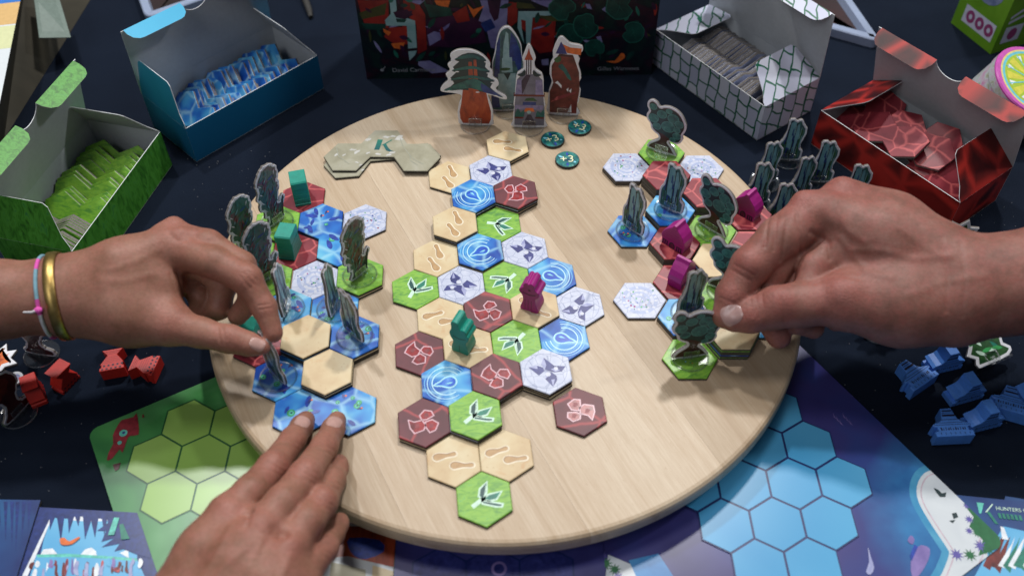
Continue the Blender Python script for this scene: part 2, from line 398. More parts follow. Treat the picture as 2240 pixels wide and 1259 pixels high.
def text2d(s):                                                   # outline letters as flat faces, height 1, centred
    if s not in _tx:
        c = bpy.data.curves.new('lettering', 'FONT'); c.body = s; c.align_x = 'CENTER'; c.align_y = 'CENTER'; c.size = 1.4
        o = bpy.data.objects.new('lettering', c); COL.objects.link(o)
        dg = bpy.context.evaluated_depsgraph_get(); me = o.evaluated_get(dg).to_mesh()
        _tx[s] = ([(v.co.x, v.co.y) for v in me.vertices], [list(p.vertices) for p in me.polygons])
        bpy.data.objects.remove(o); bpy.data.curves.remove(c)
    return _tx[s]
def letter(mb, s, size, z, mat, ang=0, dx=0, dy=0):
    vs, fs = text2d(s); q = tr(vs, ang, size, dx, dy)
    fs2 = [f if area([q[i] for i in f]) > 0 else f[::-1] for f in fs]
    mb.add([(x, y, z) for x, y in q], fs2, mat)
def tag(o, label=None, cat=None, group=None, kind=None):
    for k, v in (('label', label), ('category', cat), ('group', group), ('kind', kind)):
        if v: o[k] = v
    return o
def empty(name, loc, rz=0):
    o = bpy.data.objects.new(name, None); COL.objects.link(o); o.location = Vector(loc)*U; o.rotation_euler = (0, 0, rz)
    o.empty_display_size = .01
    return o
def copy_tree(o, parent=None):
    c = o.copy(); COL.objects.link(c)
    if parent: c.parent = parent
    for ch in o.children: copy_tree(ch, c)
    return c

# ------------------------------------------------------------------ table cloth and turntable
def cloth_grid():
    n = 120; x0, x1, y0, y1 = -110, 110, -60, 160; vs = []; fs = []
    for j in range(n+1):
        for i in range(n+1):
            x, y = x0+(x1-x0)*i/n, y0+(y1-y0)*j/n
            z = -.03+.02*math.sin(x*.31+y*.17)*math.sin(y*.23-x*.11)
            vs.append((x, y, z))
    for j in range(n):
        for i in range(n):
            a = j*(n+1)+i; fs.append([a, a+1, a+n+2, a+n+1])
    mb = MB(); mb.add(vs, fs, MT['cloth'], True)
    return mb
tag(cloth_grid().obj('tablecloth'), 'dark navy tablecloth spread under the whole game', 'tablecloth')
mb = MB(); rr = random.Random(5)
for _ in range(170):
    u, v = rr.choice([(rr.uniform(0, 480), rr.uniform(740, 1090)), (rr.uniform(380, 600), rr.uniform(330, 480)), (rr.uniform(1780, 2240), rr.uniform(740, 1060)), (rr.uniform(1880, 2240), rr.uniform(420, 520))])
    x, y, z = P(u, v, .02); r = rr.uniform(.014, .045)
    mb.add([(x-r, y, .0), (x, y-r*.6, .0), (x+r, y, .0), (x, y+r*.6, .0), (x, y, r)], [[0, 1, 4], [1, 2, 4], [2, 3, 4], [3, 0, 4]], MT['lint'])
tag(mb.obj('lint'), 'tiny white lint specks on the dark cloth', None, None, 'stuff')

BR, BT = 20.1, 3.0                                               # turntable radius and top level
board = empty('turntable', (0, 0, 0), math.radians(26.4))
tag(board, 'round pale wooden turntable board in the centre of the table', 'turntable')
def plank(xa, xb, tone):
    mb = MB(); prof = []
    R0 = BR
    lev = [(1.45, -.55), (1.52, -.28), (1.70, -.08), (1.95, 0), (2.55, 0), (2.80, -.06), (2.95, -.20), (3.0, -.38)]
    outl = []
    for z, d in lev:
        r = R0+d; pts = []
        a, b = max(-r, xa), min(r, xb); k = 36
        if a > -r+1e-6 or True:
            xs = [a+(b-a)*(.5-.5*math.cos(math.pi*i/k)) if (xa < -R0 or xb > R0) else a+(b-a)*i/k for i in range(k+1)]
            top = [(x, math.sqrt(max(0, r*r-x*x))) for x in xs]
            pts = [(x, -y) for x, y in top] + top[::-1]
        outl.append((z, pts))
    n = len(outl[0][1])
    for (z0, p0), (z1, p1) in zip(outl, outl[1:]):
        mb.add([(x, y, z0) for x, y in p0]+[(x, y, z1) for x, y in p1], [[i, (i+1) % n, n+(i+1) % n, n+i] for i in range(n)], MT['wood'], False)
    z, p = outl[-1]; mb.add([(x, y, z) for x, y in p], [list(range(n))], MT['wood'])
    z, p = outl[0]; mb.add([(x, y, z) for x, y in p], [list(range(n))[::-1]], MT['wood'])
    o = mb.obj('plank', board); o.color = (*tone, 1); return o
cuts = [-30, -13.4, -4.55, 4.4, 13.3, 30]
for a, b, c in zip(cuts, cuts[1:], ((.88, .84, .78), (1.0, .975, .94), (1.07, 1.06, 1.04), (.85, .80, .735), (.97, .94, .90))): plank(a+.004, b-.004, c)
mb = MB(); mb.lathe([(0.01, .05), (9, .05), (9, 1.4), (.01, 1.4)], MT['edge'], 40, smooth=False); mb.obj('swivel_base', board)

# ------------------------------------------------------------------ hex tiles
TH = .22                                                         # one cardboard layer
SOLE = smooth([(-.58, .02), (-.50, .19), (-.30, .23), (-.06, .16), (.16, .09), (.38, .11), (.54, .10), (.60, -.02), (.50, -.11), (.28, -.10), (.02, -.09), (-.24, -.14), (-.46, -.15)], 3)
def art_feet(mb, z, A):
    for sx, sy, a in ((-.42, .30, .15), (.40, -.34, -.05)):
        c, s_ = math.cos(A), math.sin(A); dx, dy = c*sx-s_*sy, s_*sx+c*sy
        mb.ngon(tr(off(SOLE, .07), A+a, 1, dx+.02, dy-.02), z, MT['tan_light'])
        mb.ngon(tr(off(SOLE, .005), A+a, 1, dx, dy), z+.003, MT['tan_rim'])
        mb.ngon(tr(off(SOLE, -.02), A+a, 1, dx+.02, dy-.03), z+.006, MT['tan_print'])
DROP = smooth([(-.62, .0), (-.30, .12), (.0, .30), (.30, .32), (.50, .12), (.48, -.14), (.28, -.30), (.0, -.27), (-.30, -.10)], 3)
def art_drop(mb, z, A):
    for r0, r1, m in ((1.22, 1.27, 'ring_mid'), (1.06, 1.11, 'ring'), (.92, .95, 'ring_mid'), (.78, .85, 'ring')):
        ring(mb, r0, r1, z, MT[m], 44, A+.5, A+5.2)
    mb.ngon(tr(off(DROP, .10), A), z+.002, MT['ring']); mb.ngon(tr(off(DROP, .05), A), z+.004, MT['aqua'])
    mb.ngon(tr(DROP, A), z+.006, MT['drop'])
    mb.ngon(tr([(-.1, -.05), (.2, -.14), (.36, -.04), (.2, .0)], A), z+.008, MT['aqua'])
LEAFS = [[(-.02, .02), (.28, .22), (.62, .62), (.16, .52), (-.10, .24)], [(.02, -.02), (.30, .02), (.86, -.20), (.45, -.36), (.14, -.22)]]
def art_leaf(mb, z, A):
    stem = [(-.62, -.04), (.04, .0), (.02, .06), (-.62, .03)]
    bar = [(-.12, -.06), (.34, -.58), (.50, -.76), (.42, -.82), (.22, -.66), (-.18, -.16)]
    for p in LEAFS+[stem, bar]: mb.ngon(tr(off(p, .075), A), z, MT['leaf_pale'])
    for i, p in enumerate(LEAFS+[bar]): mb.ngon(tr(off(p, -.012), A), z+.003+.001*i, MT['leaf_dark' if i != 1 else 'leaf_mid'])
    stroke(mb, tr([(.04, .06), (.30, .30), (.48, .52)], A), .03, z+.007, MT['leaf_pale'])
PETAL = [[(-.10, .10), (-.52, .04), (-.80, .20), (-.72, -.30), (-.52, -.62), (-.05, -.48), (.06, -.20)], [(.10, -.02), (.44, .08), (.74, -.16), (.56, -.56), (.28, -.66), (.10, -.30)], [(-.10, .18), (-.18, .44), (.08, .72), (.42, .62), (.52, .36), (.14, .16)]]
def art_gem(mb, z, A):
    for p in PETAL: mb.ngon(tr(off(p, .055), A), z, MT['pink_line'])
    for i, p in enumerate(PETAL):
        mb.ngon(tr(off(p, -.012), A), z+.003+.001*i, MT['gem'])
        c = np.mean(p, 0); mb.ngon(tr([(c[0]-.12, c[1]-.16), (c[0]+.14, c[1]-.12), (c[0]+.10, c[1]+.15), (c[0]-.08, c[1]+.12)], A), z+.008, MT['crimson'])
def art_flower(mb, z, A):
    ring(mb, 1.14, 1.165, z, MT['thin_line'], 48)
    P1 = [[(-.02, .02), (-.20, .52), (-.78, .80), (-.80, .30), (-.66, .06), (-.34, -.04)], [(.06, .04), (.22, .44), (.62, .30), (.96, .18), (.58, -.12), (.24, -.14)], [(-.10, -.06), (-.46, -.10), (-.80, -.32), (-.86, -.74), (-.30, -.50), (.46, -.76), (.42, -.30), (.08, -.06)]]
    for i, p in enumerate(P1): mb.ngon(tr(p, A), z+.002+.001*i, MT['indigo'])
    for p in ([(-.02, .02), (-.20, .52), (-.30, .08)], [(.96, .18), (.58, -.12), (.46, .08)], [(.46, -.76), (.42, -.30), (.08, -.06), (.14, -.36)], [(-.50, -.16), (-.70, -.34), (-.36, -.38), (-.2, -.2)], [(-.78, .80), (-.5, .42), (-.66, .3)]): mb.ngon(tr(p, A), z+.007, MT['lilac'])
    mb.ngon(circ(.15, 14, *tr([(-.2, .16)], A)[0]), z+.009, MT['marble_pale'])
    mb.ngon(circ(.12, 14, *tr([(-.44, -.36)], A)[0]), z+.009, MT['marble_pale'])
def art_plaza(mb, z, A, seed=1):
    rr = random.Random(seed)
    for r0, r1, m in ((.95, 1.2, 'marble_ring'), (.58, .72, 'marble_ring'), (.22, .34, 'marble_ring')): ring(mb, r0, r1, z, MT[m], 44)
    for r, k, ph in ((1.08, 22, 0), (.82, 16, .1), (.5, 11, .2)):
        for i in range(k):
            if rr.random() < .65:
                a = 2*math.pi*i/k+ph; mb.ngon(tr([(-.10, -.085), (.10, -.085), (.10, .085), (-.10, .085)], a, 1, r*math.cos(a), r*math.sin(a)), z+.003, MT[rr.choice(['marble_pale', 'marble_pale', 'marble_ring'])])
    for i in range(17):
        a, r = rr.uniform(0, 6.3), rr.uniform(.15, 1.3)
        mb.ngon(circ(rr.uniform(.045, .075), 8, r*math.cos(a), r*math.sin(a)), z+.006+.0004*i, MT[rr.choice(['leaf_mid', 'leaf_mid', 'crimson', 'deep', 'lily', 'magenta'])])
def art_pool(mb, z, A, seed=1):
    rr = random.Random(seed)
    for i in range(9):
        a, r = rr.uniform(0, 6.3), rr.uniform(.4, 1.15); c = (r*math.cos(a), r*math.sin(a)); q = rr.uniform(.12, .26)
        k = rr.random()
        if k < .45:
            mb.ngon(circ(q, 16, *c), z+.002*i, MT['lily']); mb.ngon(circ(q*.62, 14, *c), z+.002*i+.001, MT['lily_eye'])
            mb.ngon(circ(q*.3, 8, c[0]+.03, c[1]), z+.002*i+.0015, MT['leaf_dark'])
        elif k < .8: mb.ngon(tr(smooth([(-.5, -.12), (-.2, .16), (.3, .2), (.55, .02), (.2, -.2)], 3), rr.uniform(0, 6), rr.uniform(.5, .9), *c), z+.002*i, MT['deep'])
        else:
            mb.ngon(tr([(-.2, 0), (.0, .1), (.22, .06), (.1, -.1)], a, 1, *c), z+.002*i, MT['indigo']); mb.ngon(circ(.07, 8, c[0]+.12, c[1]+.05), z+.002*i+.001, MT['orange'])
def art_meadow(mb, z, A, seed=1):
    rr = random.Random(seed)
    for i in range(9):
        a, r = rr.uniform(0, 6.3), rr.uniform(.3, 1.3)
        mb.ngon(tr([(-.07, 0), (0, .05), (.07, 0), (0, -.05)], rr.uniform(0, 3), rr.uniform(.6, 1.2), r*math.cos(a), r*math.sin(a)), z+.001*i, MT[rr.choice(['leaf_mid', 'lily_eye', 'orange', 'aqua'])])
KIND = {'feet': ('tan', art_feet), 'drop': ('water', art_drop), 'leaf': ('grass', art_leaf), 'gem': ('maroon', art_gem), 'flower': ('marble', art_flower),
        'plaza': ('marble', art_plaza), 'pool': ('water', art_pool), 'meadow': ('grass', art_meadow), 'rock': ('redrock', None), 'sand': ('tan', None), 'maroon': ('maroon', None), 'blank': ('edge_mid', None)}
_tm = {}
def tile_mesh(kind, A=0.0, seed=1, outline=None, key=None, edge='edge'):
    k = (kind, round(A, 2), seed, key, edge)
    if k not in _tm:
        base, art = KIND[kind]; mb = MB(); o = outline or hexo(3.07)
        mb.prism(o, 0, TH, MT[edge], MT[base], .045)
        n0 = len(mb.v)
        if art and outline is None:
            if kind in ('plaza', 'pool', 'meadow'): art(mb, TH+.004, A, seed)
            else:
                art(mb, TH+.004, A); q = {'feet': 1.17, 'leaf': 1.2, 'gem': 1.13, 'flower': 1.14, 'drop': 1.1}.get(kind, 1); mb.v[n0:] = [(x*q, y*q, z) for x, y, z in mb.v[n0:]]
        elif art and kind == 'pool':
            n0 = len(mb.v); art_pool(mb, TH+.004, A, seed); mb.v[n0:] = [(x-1.55, y, z) for x, y, z in mb.v[n0:]]
            n0 = len(mb.v); art_pool(mb, TH+.004, A, seed+7); mb.v[n0:] = [(x+1.55, y, z) for x, y, z in mb.v[n0:]]
        _tm[k] = mb.mesh('hex_tile')
    return _tm[k]
WHO = {'feet': 'tan footprint', 'drop': 'blue water drop', 'leaf': 'green leaf', 'gem': 'maroon gem', 'flower': 'white flower', 'plaza': 'white plaza', 'pool': 'blue pool', 'meadow': 'green meadow', 'rock': 'red rock', 'sand': 'plain sand', 'maroon': 'maroon', 'blank': 'plain'}
def tile(x, y, layers, kind, label, group, A=0.0, rot=0.0, seed=1, under=None, edge='edge'):
    for i in range(layers):
        top = i == layers-1
        k = kind if top else (under[i] if under else 'sand')
        o = place(tile_mesh(k if top else {'plaza': 'flower'}.get(k, k), A if top else 0, seed if top else 1, None, None, edge), 'hex_tile', None,
                  (x+(0 if top else random.uniform(-.03, .03)), y+(0 if top else random.uniform(-.03, .03)), BT+i*TH+.002*(i+1)), (0, 0, rot+(0 if top else random.uniform(-.012, .012))))
        if top: tag(o, label, 'tile', group)
        else:
            n = layers-1-i; tag(o, ('one', 'two', 'three', 'four')[n-1]+' layers down under '*(n > 1)+' layer down under '*(n == 1)+' '.join(label.split()[:12]), 'tile', 'tiles stacked beneath other tiles')
            o['label'] = ' '.join(o['label'].split())
    return BT+layers*(TH+.002)
# central path: pointy hexes on one lattice (row from near to far, column)
th0, O0 = .099, (-1.326, -17.315)
def lat(r, c, th=th0, o=O0, w=3.1, wr=None):
    x, y = c*w, r*(wr or w)*math.sqrt(3)/2
    return o[0]+x*math.cos(th)-y*math.sin(th), o[1]+x*math.sin(th)+y*math.cos(th)
CEN = [
 (0, 0, 1, 'leaf', 0.55, 'green leaf tile nearest the camera, tip of the path'),
 (1, -.5, 1, 'feet', 0.0, 'left one of the nearest pair of tan footprint tiles'),
 (1, .5, 1, 'feet', .1, 'right one of the nearest pair of tan footprint tiles'),
 (2, -1, 2, 'gem', 0.0, 'maroon gem tile left of the second nearest green leaf tile'),
 (2, 0, 3, 'leaf', 0.6, 'raised green leaf tile between two maroon gem tiles and tan pair'),
 (2, 2, 1, 'gem', 2.6, 'single maroon gem tile lying apart at the right front'),
 (3, -.5, 2, 'drop', .15, 'blue water drop tile nearest the camera'),
 (3, .5, 3, 'gem', -1.0, 'maroon gem tile left of the nearest white flower tile'),
 (3, 1.5, 3, 'flower', 2.6, 'white flower tile nearest the camera, raised on a tan tile'),
 (4, -1, 1, 'gem', -1.0, 'maroon gem tile at left beside the green meeple'),
 (4, 0, 2, 'feet', 0.0, 'tan footprint tile carrying the green meeple'),
 (4, 1, 2, 'leaf', 3.9, 'green leaf tile below the magenta meeple'),
 (4, 2, 1, 'drop', 2.7, 'blue water drop tile right of the green leaf tile below magenta meeple'),
 (5, -.5, 1, 'feet', .1, 'tan footprint tile left of the gem tile between both meeples'),
 (5, .5, 2, 'gem', 0.0, 'maroon gem tile between the green and magenta meeples'),
 (5, 1.5, 2, 'feet', -.4, 'tan footprint tile carrying the magenta meeple'),
 (5, 2.5, 1, 'flower', 1.0, 'white flower tile at the far right of the path'),
 (6, -1, 1, 'leaf', 1.0, 'green leaf tile at the far left of the path'),
 (6, 0, 1, 'flower', -.4, 'white flower tile between two green leaf tiles'),
 (6, 1, 1, 'leaf', 3.8, 'green leaf tile left of the magenta meeple'),
 (6, 2, 1, 'drop', 2.6, 'blue water drop tile behind the magenta meeple'),
 (7, -.5, 1, 'feet', 1.9, 'tan footprint tile left of the middle blue water drop tile'),
 (7, .5, 2, 'drop', .4, 'middle blue water drop tile, left of a white flower tile'),
 (7, 1.5, 1, 'flower', 2.5, 'white flower tile right of the middle blue water drop tile'),
 (8, 0, 3, 'feet', 1.9, 'thick stacked tan footprint tile left of farthest green leaf tile'),
 (8, 1, 1, 'leaf', -.3, 'green leaf tile farthest from the camera'),
 (9, .5, 3, 'drop', 2.2, 'blue water drop tile farthest from the camera'),
 (9, 1.5, 3, 'gem', 1.2, 'maroon gem tile farthest from the camera, on a thick stack'),
 (10, 0, 1, 'feet', 1.9, 'tan footprint tile nearest the stone letter tile'),
 (10, 1, 2, 'flower', 2.7, 'white flower tile farthest from the camera'),
 (11, 1.5, 2, 'feet', -.3, 'tan footprint tile at the far tip of the path'),
]
rr = random.Random(3)
for r, c, n, k, A, lab in CEN:
    x, y = lat(r, c)
    if (r, c) == (2, 2): x, y = x+.15, y-.2
    if (r, c) == (5, 2.5): x, y = x-.12, y-.15
    tile(x, y, n, k, lab, 'tiles of the central path', A, th0+rr.uniform(-.015, .015), 1, ['sand', 'flower' if k != 'flower' else 'sand'] if n == 3 else None)
# left player's island
thL, OL = math.radians(1.7), (-14.45, -.62)
LEFT = [
 (3, 0, 1, 'rock', 'red rock tile under the farther teal hut', 1), (2, -.5, 2, 'meadow', 'green meadow tile under the farthest feathery tree on the left', 2),
 (1, -1, 1, 'meadow', 'green meadow tile at the board edge under the leftmost feathery tree', 3),
 (1, 0, 1, 'rock', 'red rock tile under the nearer teal hut', 2), (2, 1.5, 1, 'plaza', 'round white plaza tile beside the raised pool tile', 4),
 (0, -.5, 2, 'meadow', 'green meadow tile under the feathery tree behind the left hand', 5), (0, .5, 1, 'plaza', 'round white plaza tile in front of the nearer teal hut', 6),
 (0, 1.5, 2, 'meadow', 'green meadow tile under the right hand feathery tree', 7), (-1, 0, 2, 'pool', 'blue pool tile under the thin waterfall piece beside the left finger', 8),
 (-1, 1, 1, 'pool', 'blue pool tile under the second thin waterfall piece', 9), (-2, .5, 4, 'sand', 'plain sand tile on a tall stack beside the left fingertips', 10),
 (-2, 1.5, 3, 'pool', 'blue pool tile edged by sand, right of the tall sand stack', 11), (-3, 1, 3, 'sand', 'plain sand tile above the two pressing fingers', 12),
 (-3, 0, 1, 'pool', 'blue pool tile under the waterfall piece held by the left hand', 13), (-2, -.5, 1, 'rock', 'dark red tile in the shade under the left thumb', 14)]
ZL = {}
for r, c, n, k, lab, sd in LEFT:
    x, y = lat(r, c, thL, OL); ZL[(r, c)] = (x, y, tile(x, y, n, k, lab, 'tiles of the left island', 0, thL, sd, ['flower', 'sand', 'pool'] if n > 2 else None))
def double(w=3.07):                                              # two hexes side by side
    h = hexo(w); a = [(x-1.55, y) for x, y in h]; b = [(x+1.55, y) for x, y in h]
    return [b[5], b[0], b[1], (0, b[2][1]), a[1], a[2], a[3], a[4], (0, a[5][1]), b[4]]
DBL = double()
xa, ya = lat(-4, 1, thL, OL)
tag(place(tile_mesh('pool', 0, 21, DBL, 'double'), 'double_hex_tile', None, (xa, ya, BT+.002), (0, 0, thL)), 'double blue pool tile pressed down by two fingertips', 'tile', 'double tiles')
def trio(): # three hexes meeting at a corner, slender print overhang
    h = hexo(3.07); w = 3.1
    return h
x1, y1 = lat(2, .5, thL, OL); x2, y2 = lat(1, 1, thL, OL)
def stackpair(w=3.07):                                           # a hex and the hex below right of it
    h = hexo(w); dx, dy = 1.55, -3.1*math.sqrt(3)/2
    a = h; b = [(x+dx, y+dy) for x, y in h]
    return [a[0], a[1], a[2], a[3], ((a[4][0]+b[2][0])/2, (a[4][1]+b[2][1])/2), b[3], b[4], b[5], b[0], ((a[5][0]+b[1][0])/2, (a[5][1]+b[1][1])/2)]
mb = MB(); mb.prism(stackpair(), 0, TH, MT['edge'], MT['water'], .045)
n0 = len(mb.v); art_pool(mb, TH+.004, 0, 30); n1 = len(mb.v); art_pool(mb, TH+.004, 0, 36); mb.v[n1:] = [(x+1.55, y-2.685, z) for x, y, z in mb.v[n1:]]
pm = mb.mesh('double_hex_tile'); _tm['pair'] = pm
for i in range(2):
    o = place(pm, 'double_hex_tile', None, (x1, y1, BT+.002+i*(TH+.002)), (0, 0, thL+(0 if i else .01)))
    tag(o, 'raised double pool tile beside both teal huts' if i else 'tile edge showing directly under the raised double pool tile', 'tile', 'double tiles')
# right player's island (flat-topped hexes)
thR, OR = math.radians(-1.3), (12.11, 11.44)
def latR(c, r): 
    x, y = c*3.22*math.sqrt(3)/2, -r*3.2
    return OR[0]+x*math.cos(thR)-y*math.sin(thR), OR[1]+x*math.sin(thR)+y*math.cos(thR)
RIGHT = [
 (0, 0, 2, 'meadow', 'green meadow tile under the farthest round tree on the right', 41), (-1, .5, 2, 'plaza', 'round white plaza tile left of the farthest right meadow tile', 42),
 (1, .5, 1, 'plaza', 'round white plaza tile near the far right board edge', 43), (0, 1, 5, 'rock', 'red rock tile on a tall stack behind a waterfall piece', 44),
 (1, 1.5, 4, 'rock', 'red rock tile behind the second round tree', 45), (0, 2, 3, 'pool', 'blue pool tile under the taller upright waterfall piece', 46),
 (-1, 2.5, 1, 'pool', 'blue pool tile at the left edge of the right island', 47), (0, 3, 3, 'rock', 'red rock tile under the magenta hut in front', 48),
 (1, 2.5, 1, 'meadow', 'green meadow tile under the second round tree', 49), (2, 2, 1, 'rock', 'red rock tile under the farthest magenta hut', 50),
 (1, 3.5, 3, 'sand', 'plain sand tile beside the right hand finger', 51), (0, 4, 1, 'rock', 'red rock tile under the nearest magenta hut', 52),
 (-1, 4.5, 1, 'plaza', 'round white plaza tile nearest the camera on the right', 53), (0, 5, 2, 'pool', 'blue pool tile behind the nearest round tree', 54),
 (1, 4.5, 2, 'meadow', 'green meadow tile half hidden by the right fingertips', 55), (0, 6, 1, 'meadow', 'green meadow tile under the round tree nearest the camera', 56),
 (1, 5.5, 5, 'sand', 'plain sand tile on the mixed stack under the right thumb', 57), (2, 5, 1, 'pool', 'blue pool tile in the shade under the right hand', 58),
 (2, 3, 1, 'rock', 'red rock tile hidden beneath the right hand knuckles', 59)]
ZR = {}
for c, r, n, k, lab, sd in RIGHT:
    x, y = latR(c, r)
    ZR[(c, r)] = (x, y, tile(x, y, n, k, lab, 'tiles of the right island', 0, thR+math.radians(30), sd, (['meadow', 'pool', 'meadow', 'meadow'] if k == 'sand' else ['blank']*4), 'edge_mid'))
# stone letter tiles: a bent row of three hexes, two on top of each other
def bent():
    h = hexo(3.07, math.radians(30)); cs = [(-2.685, -.775), (0, .775), (2.685, -.775)]
    L, M, Rr = [[(x+cx, y+cy) for x, y in h] for cx, cy in cs]   # h: 60,120,180,240,300,0 degrees
    d = lambda p, q: ((p[0]+q[0])/2, (p[1]+q[1])/2)
    return [M[0], M[1], d(M[2], L[0]), L[1], L[2], L[3], L[4], d(L[5], M[3]), d(M[4], Rr[2]), Rr[3], Rr[4], Rr[5], Rr[0], d(Rr[1], M[5])]
def kmesh():
    mb = MB(); b = bent(); mb.prism(b, 0, TH, MT['edge'], MT['stone'], .045)
    z = TH+.004; rr = random.Random(8)
    for i, (x, y, s_) in enumerate(((-1.0, 1.5, .75), (.2, 1.75, .7), (1.0, 1.55, .7), (-3.2, -.4, .6), (-2.2, -.1, .8), (-.8, -.3, .6), (.7, -.35, .6), (-1.9, -1.5, .5))):
        [mb.ngon(tr([(-.5, -.1+rr.uniform(-.1, .1)), (-.2, .2), (.15, .16+rr.uniform(-.1, .2)), (.55, rr.uniform(-.1, .2)), (.3, -.24), (-.3, -.2)], rr.uniform(-.3, 1.0), s_*rr.uniform(.5, 1.0), x+rr.uniform(-.5, .5), y+rr.uniform(-.25, .2) if y < 1.4 else y-rr.uniform(.0, .35)), z+.0008*i+.0003*jj, MT['stone_pale']) for jj in range(2)]
    for i, p in enumerate(([(1.2, 1.3), (1.5, .4), (2.0, -.4), (2.4, -1.0), (3.2, -1.6)], [(2.1, -.5), (2.2, -1.2), (2.8, -1.7)], [(-3.6, .2), (-3.3, -.8), (-2.4, -1.6)])): stroke(mb, p, .07, z+.008+.001*i, MT['stone_vein'])
    k1 = [(-.55, .62), (-.15, .62), (-.22, .02), (-.28, -.55), (-.68, -.55), (-.6, .05)]
    k2 = [(-.24, -.08), (.52, .64), (.60, .60), (.16, .14), (.38, -.30), (.62, -.60), (.86, -.70), (.50, -.72), (.26, -.62), (.10, -.30), (-.06, .0)]
    for p in (k1, k2): mb.ngon(tr(p, -.02, 1.0, .0, .55), z+.012, MT['klogo'])
    return mb.mesh('stone_tile')
km = kmesh(); kx, ky, _ = P(838, 328, BT+.44)
for i in range(2):
    tag(place(km, 'stone_tile', None, (kx-.1+(.1 if i else 0), ky-(0 if i else .12), BT+.002+i*(TH+.002)), (0, 0, math.radians(-2 if i else 6))),
        'upper khaki stone tile marked with a green letter K' if i else 'lower khaki stone tile sticking out askew beneath the letter tile', 'tile', 'stone letter tiles')
# score tokens
for u, v, a, lab in ((1209, 304, .35, 'round teal plus three token on the left of the three'), (1268, 277, -.45, 'round teal plus three token farthest from the camera'), (1241, 348, .0, 'round teal plus three token nearest the camera')):
    mb = MB(); mb.lathe([(.001, 0), (.9, 0), (.92, .02), (.92, TH-.03), (.88, TH)], MT['edge'], 40)
    mb.ngon(circ(.88, 40), TH, MT['teal_print'])
    for i in range(6):
        q = .5+i*1.05; mb.ngon(tr(smooth([(0, -.07), (.3, -.1), (.42, 0), (.3, .1), (0, .07)], 2), q, .8, .42*math.cos(q), .42*math.sin(q)), TH+.003+.0005*i, MT[('leaf_mid', 'deep', 'aqua')[i % 3]])
    letter(mb, '+3', .74, TH+.008, MT['cream'], 0, -.03, 0); letter(mb, '+3', .76, TH+.006, MT['leaf_dark'], 0, .03, -.04)
    x, y, z = P(u, v, BT+TH); tag(mb.obj('score_token', None, (x, y, BT+.002), (0, 0, a)), lab, 'token', 'plus three tokens')

# ------------------------------------------------------------------ standing cardboard cut-outs in clear feet
def foot_base(root, w=1.0, r=1.18):
    if 'foot' not in _tm:
        mb = MB(); mb.lathe([(.01, .0), (r, .0), (r+.03, .03), (r+.03, .09)], MT['clear'], 40); mb.lathe([(r-.10, .10), (.01, .10)], MT['clear'], 40)
        mb.lathe([(r+.03, .09), (r-.01, .145), (r-.10, .10)], MT['edge_glint'], 40); _tm['foot'] = mb.mesh('clear_foot')
        mb = MB()
        for s_ in (-1, 1):
            y0, y1 = sorted((s_*.125, s_*.185)); mb.box(-w/2+.05, w/2-.05, y0, y1, .10, .77, MT['clear'])
            for x0, x1, z0, z1 in ((-w/2, -w/2+.05, .10, .82), (w/2-.05, w/2, .10, .82), (-w/2+.05, w/2-.05, .77, .82), (-.6, .6, .10, .13)): mb.box(x0, x1, y0-.004, y1+.004, z0, z1, MT['edge_glint'])  # thin frame strips carrying the painted edge glint
            y0, y1 = sorted((s_*.19, s_*.34)); mb.box(-.035, .035, y0, y1, .10, .5, MT['edge_glint'])
        _tm['clip'] = mb.mesh('clip')
    place(_tm['foot'], 'clear_foot', root); place(_tm['clip'], 'clip', root)
def ragged(p, amp, seed=1):
    q = random.Random(seed); return [(x+q.uniform(-amp, amp), y+q.uniform(-amp, amp)*(y > .25)) for x, y in p]
def cutout(outline, arts, border='border', th=.2, name='cutout'):
    """outline and art polygons in the plane of the card: x across, y up; art on both faces"""
    mb = MB(); mb.T = Matrix.Rotation(math.pi/2, 4, 'X')
    o = outline if area(outline) > 0 else outline[::-1]; n = len(o)
    h = th/2-.025; q = off(o, -.03)
    for za, zb, pa, pb, m in ((-h, h, o, o, 'edge_grey'), (h, th/2, o, q, border), (-th/2, -h, q, o, border)):
        mb.add([(x, y, za) for x, y in pa]+[(x, y, zb) for x, y in pb], [[i, (i+1) % n, n+(i+1) % n, n+i] for i in range(n)], MT[m])
    mb.ngon(q, th/2, MT[border]); mb.ngon(q, -th/2, MT[border], True)
    for i, (p, m) in enumerate(arts):
        mb.ngon(p, th/2+.004+.0016*i, MT[m]); mb.ngon(p, -th/2-.004-.0016*i, MT[m], True)
    return mb.mesh(name)
def standee(name, me, loc, ang, label, group, lift=.12, tilt=0, base=True):
    r = empty(name, loc, math.radians(ang)); tag(r, label, 'standee', group)
    place(me, 'cutout', r, (0, 0, lift), (tilt, 0, 0))
    if base: foot_base(r)
    return r
TREE = smooth([(-1.05, .02), (1.0, .0), (1.08, .22), (.78, .72), (.46, 1.08), (.62, 1.22), (.98, 1.14), (1.30, 1.32), (1.48, 1.72), (1.42, 2.12), (1.58, 2.6), (1.60, 3.05), (1.42, 3.5), (1.12, 3.95), (.68, 4.25), (.15, 4.36), (-.30, 4.26), (-.56, 4.12), (-.82, 4.42), (-1.20, 4.55), (-1.52, 4.30), (-1.55, 3.85), (-1.38, 3.5), (-1.52, 3.1), (-1.42, 2.65), (-1.16, 2.35), (-1.06, 1.95), (-.74, 1.66), (-.46, 1.5), (-.40, 1.2), (-.72, .88), (-1.08, .52)], 3)
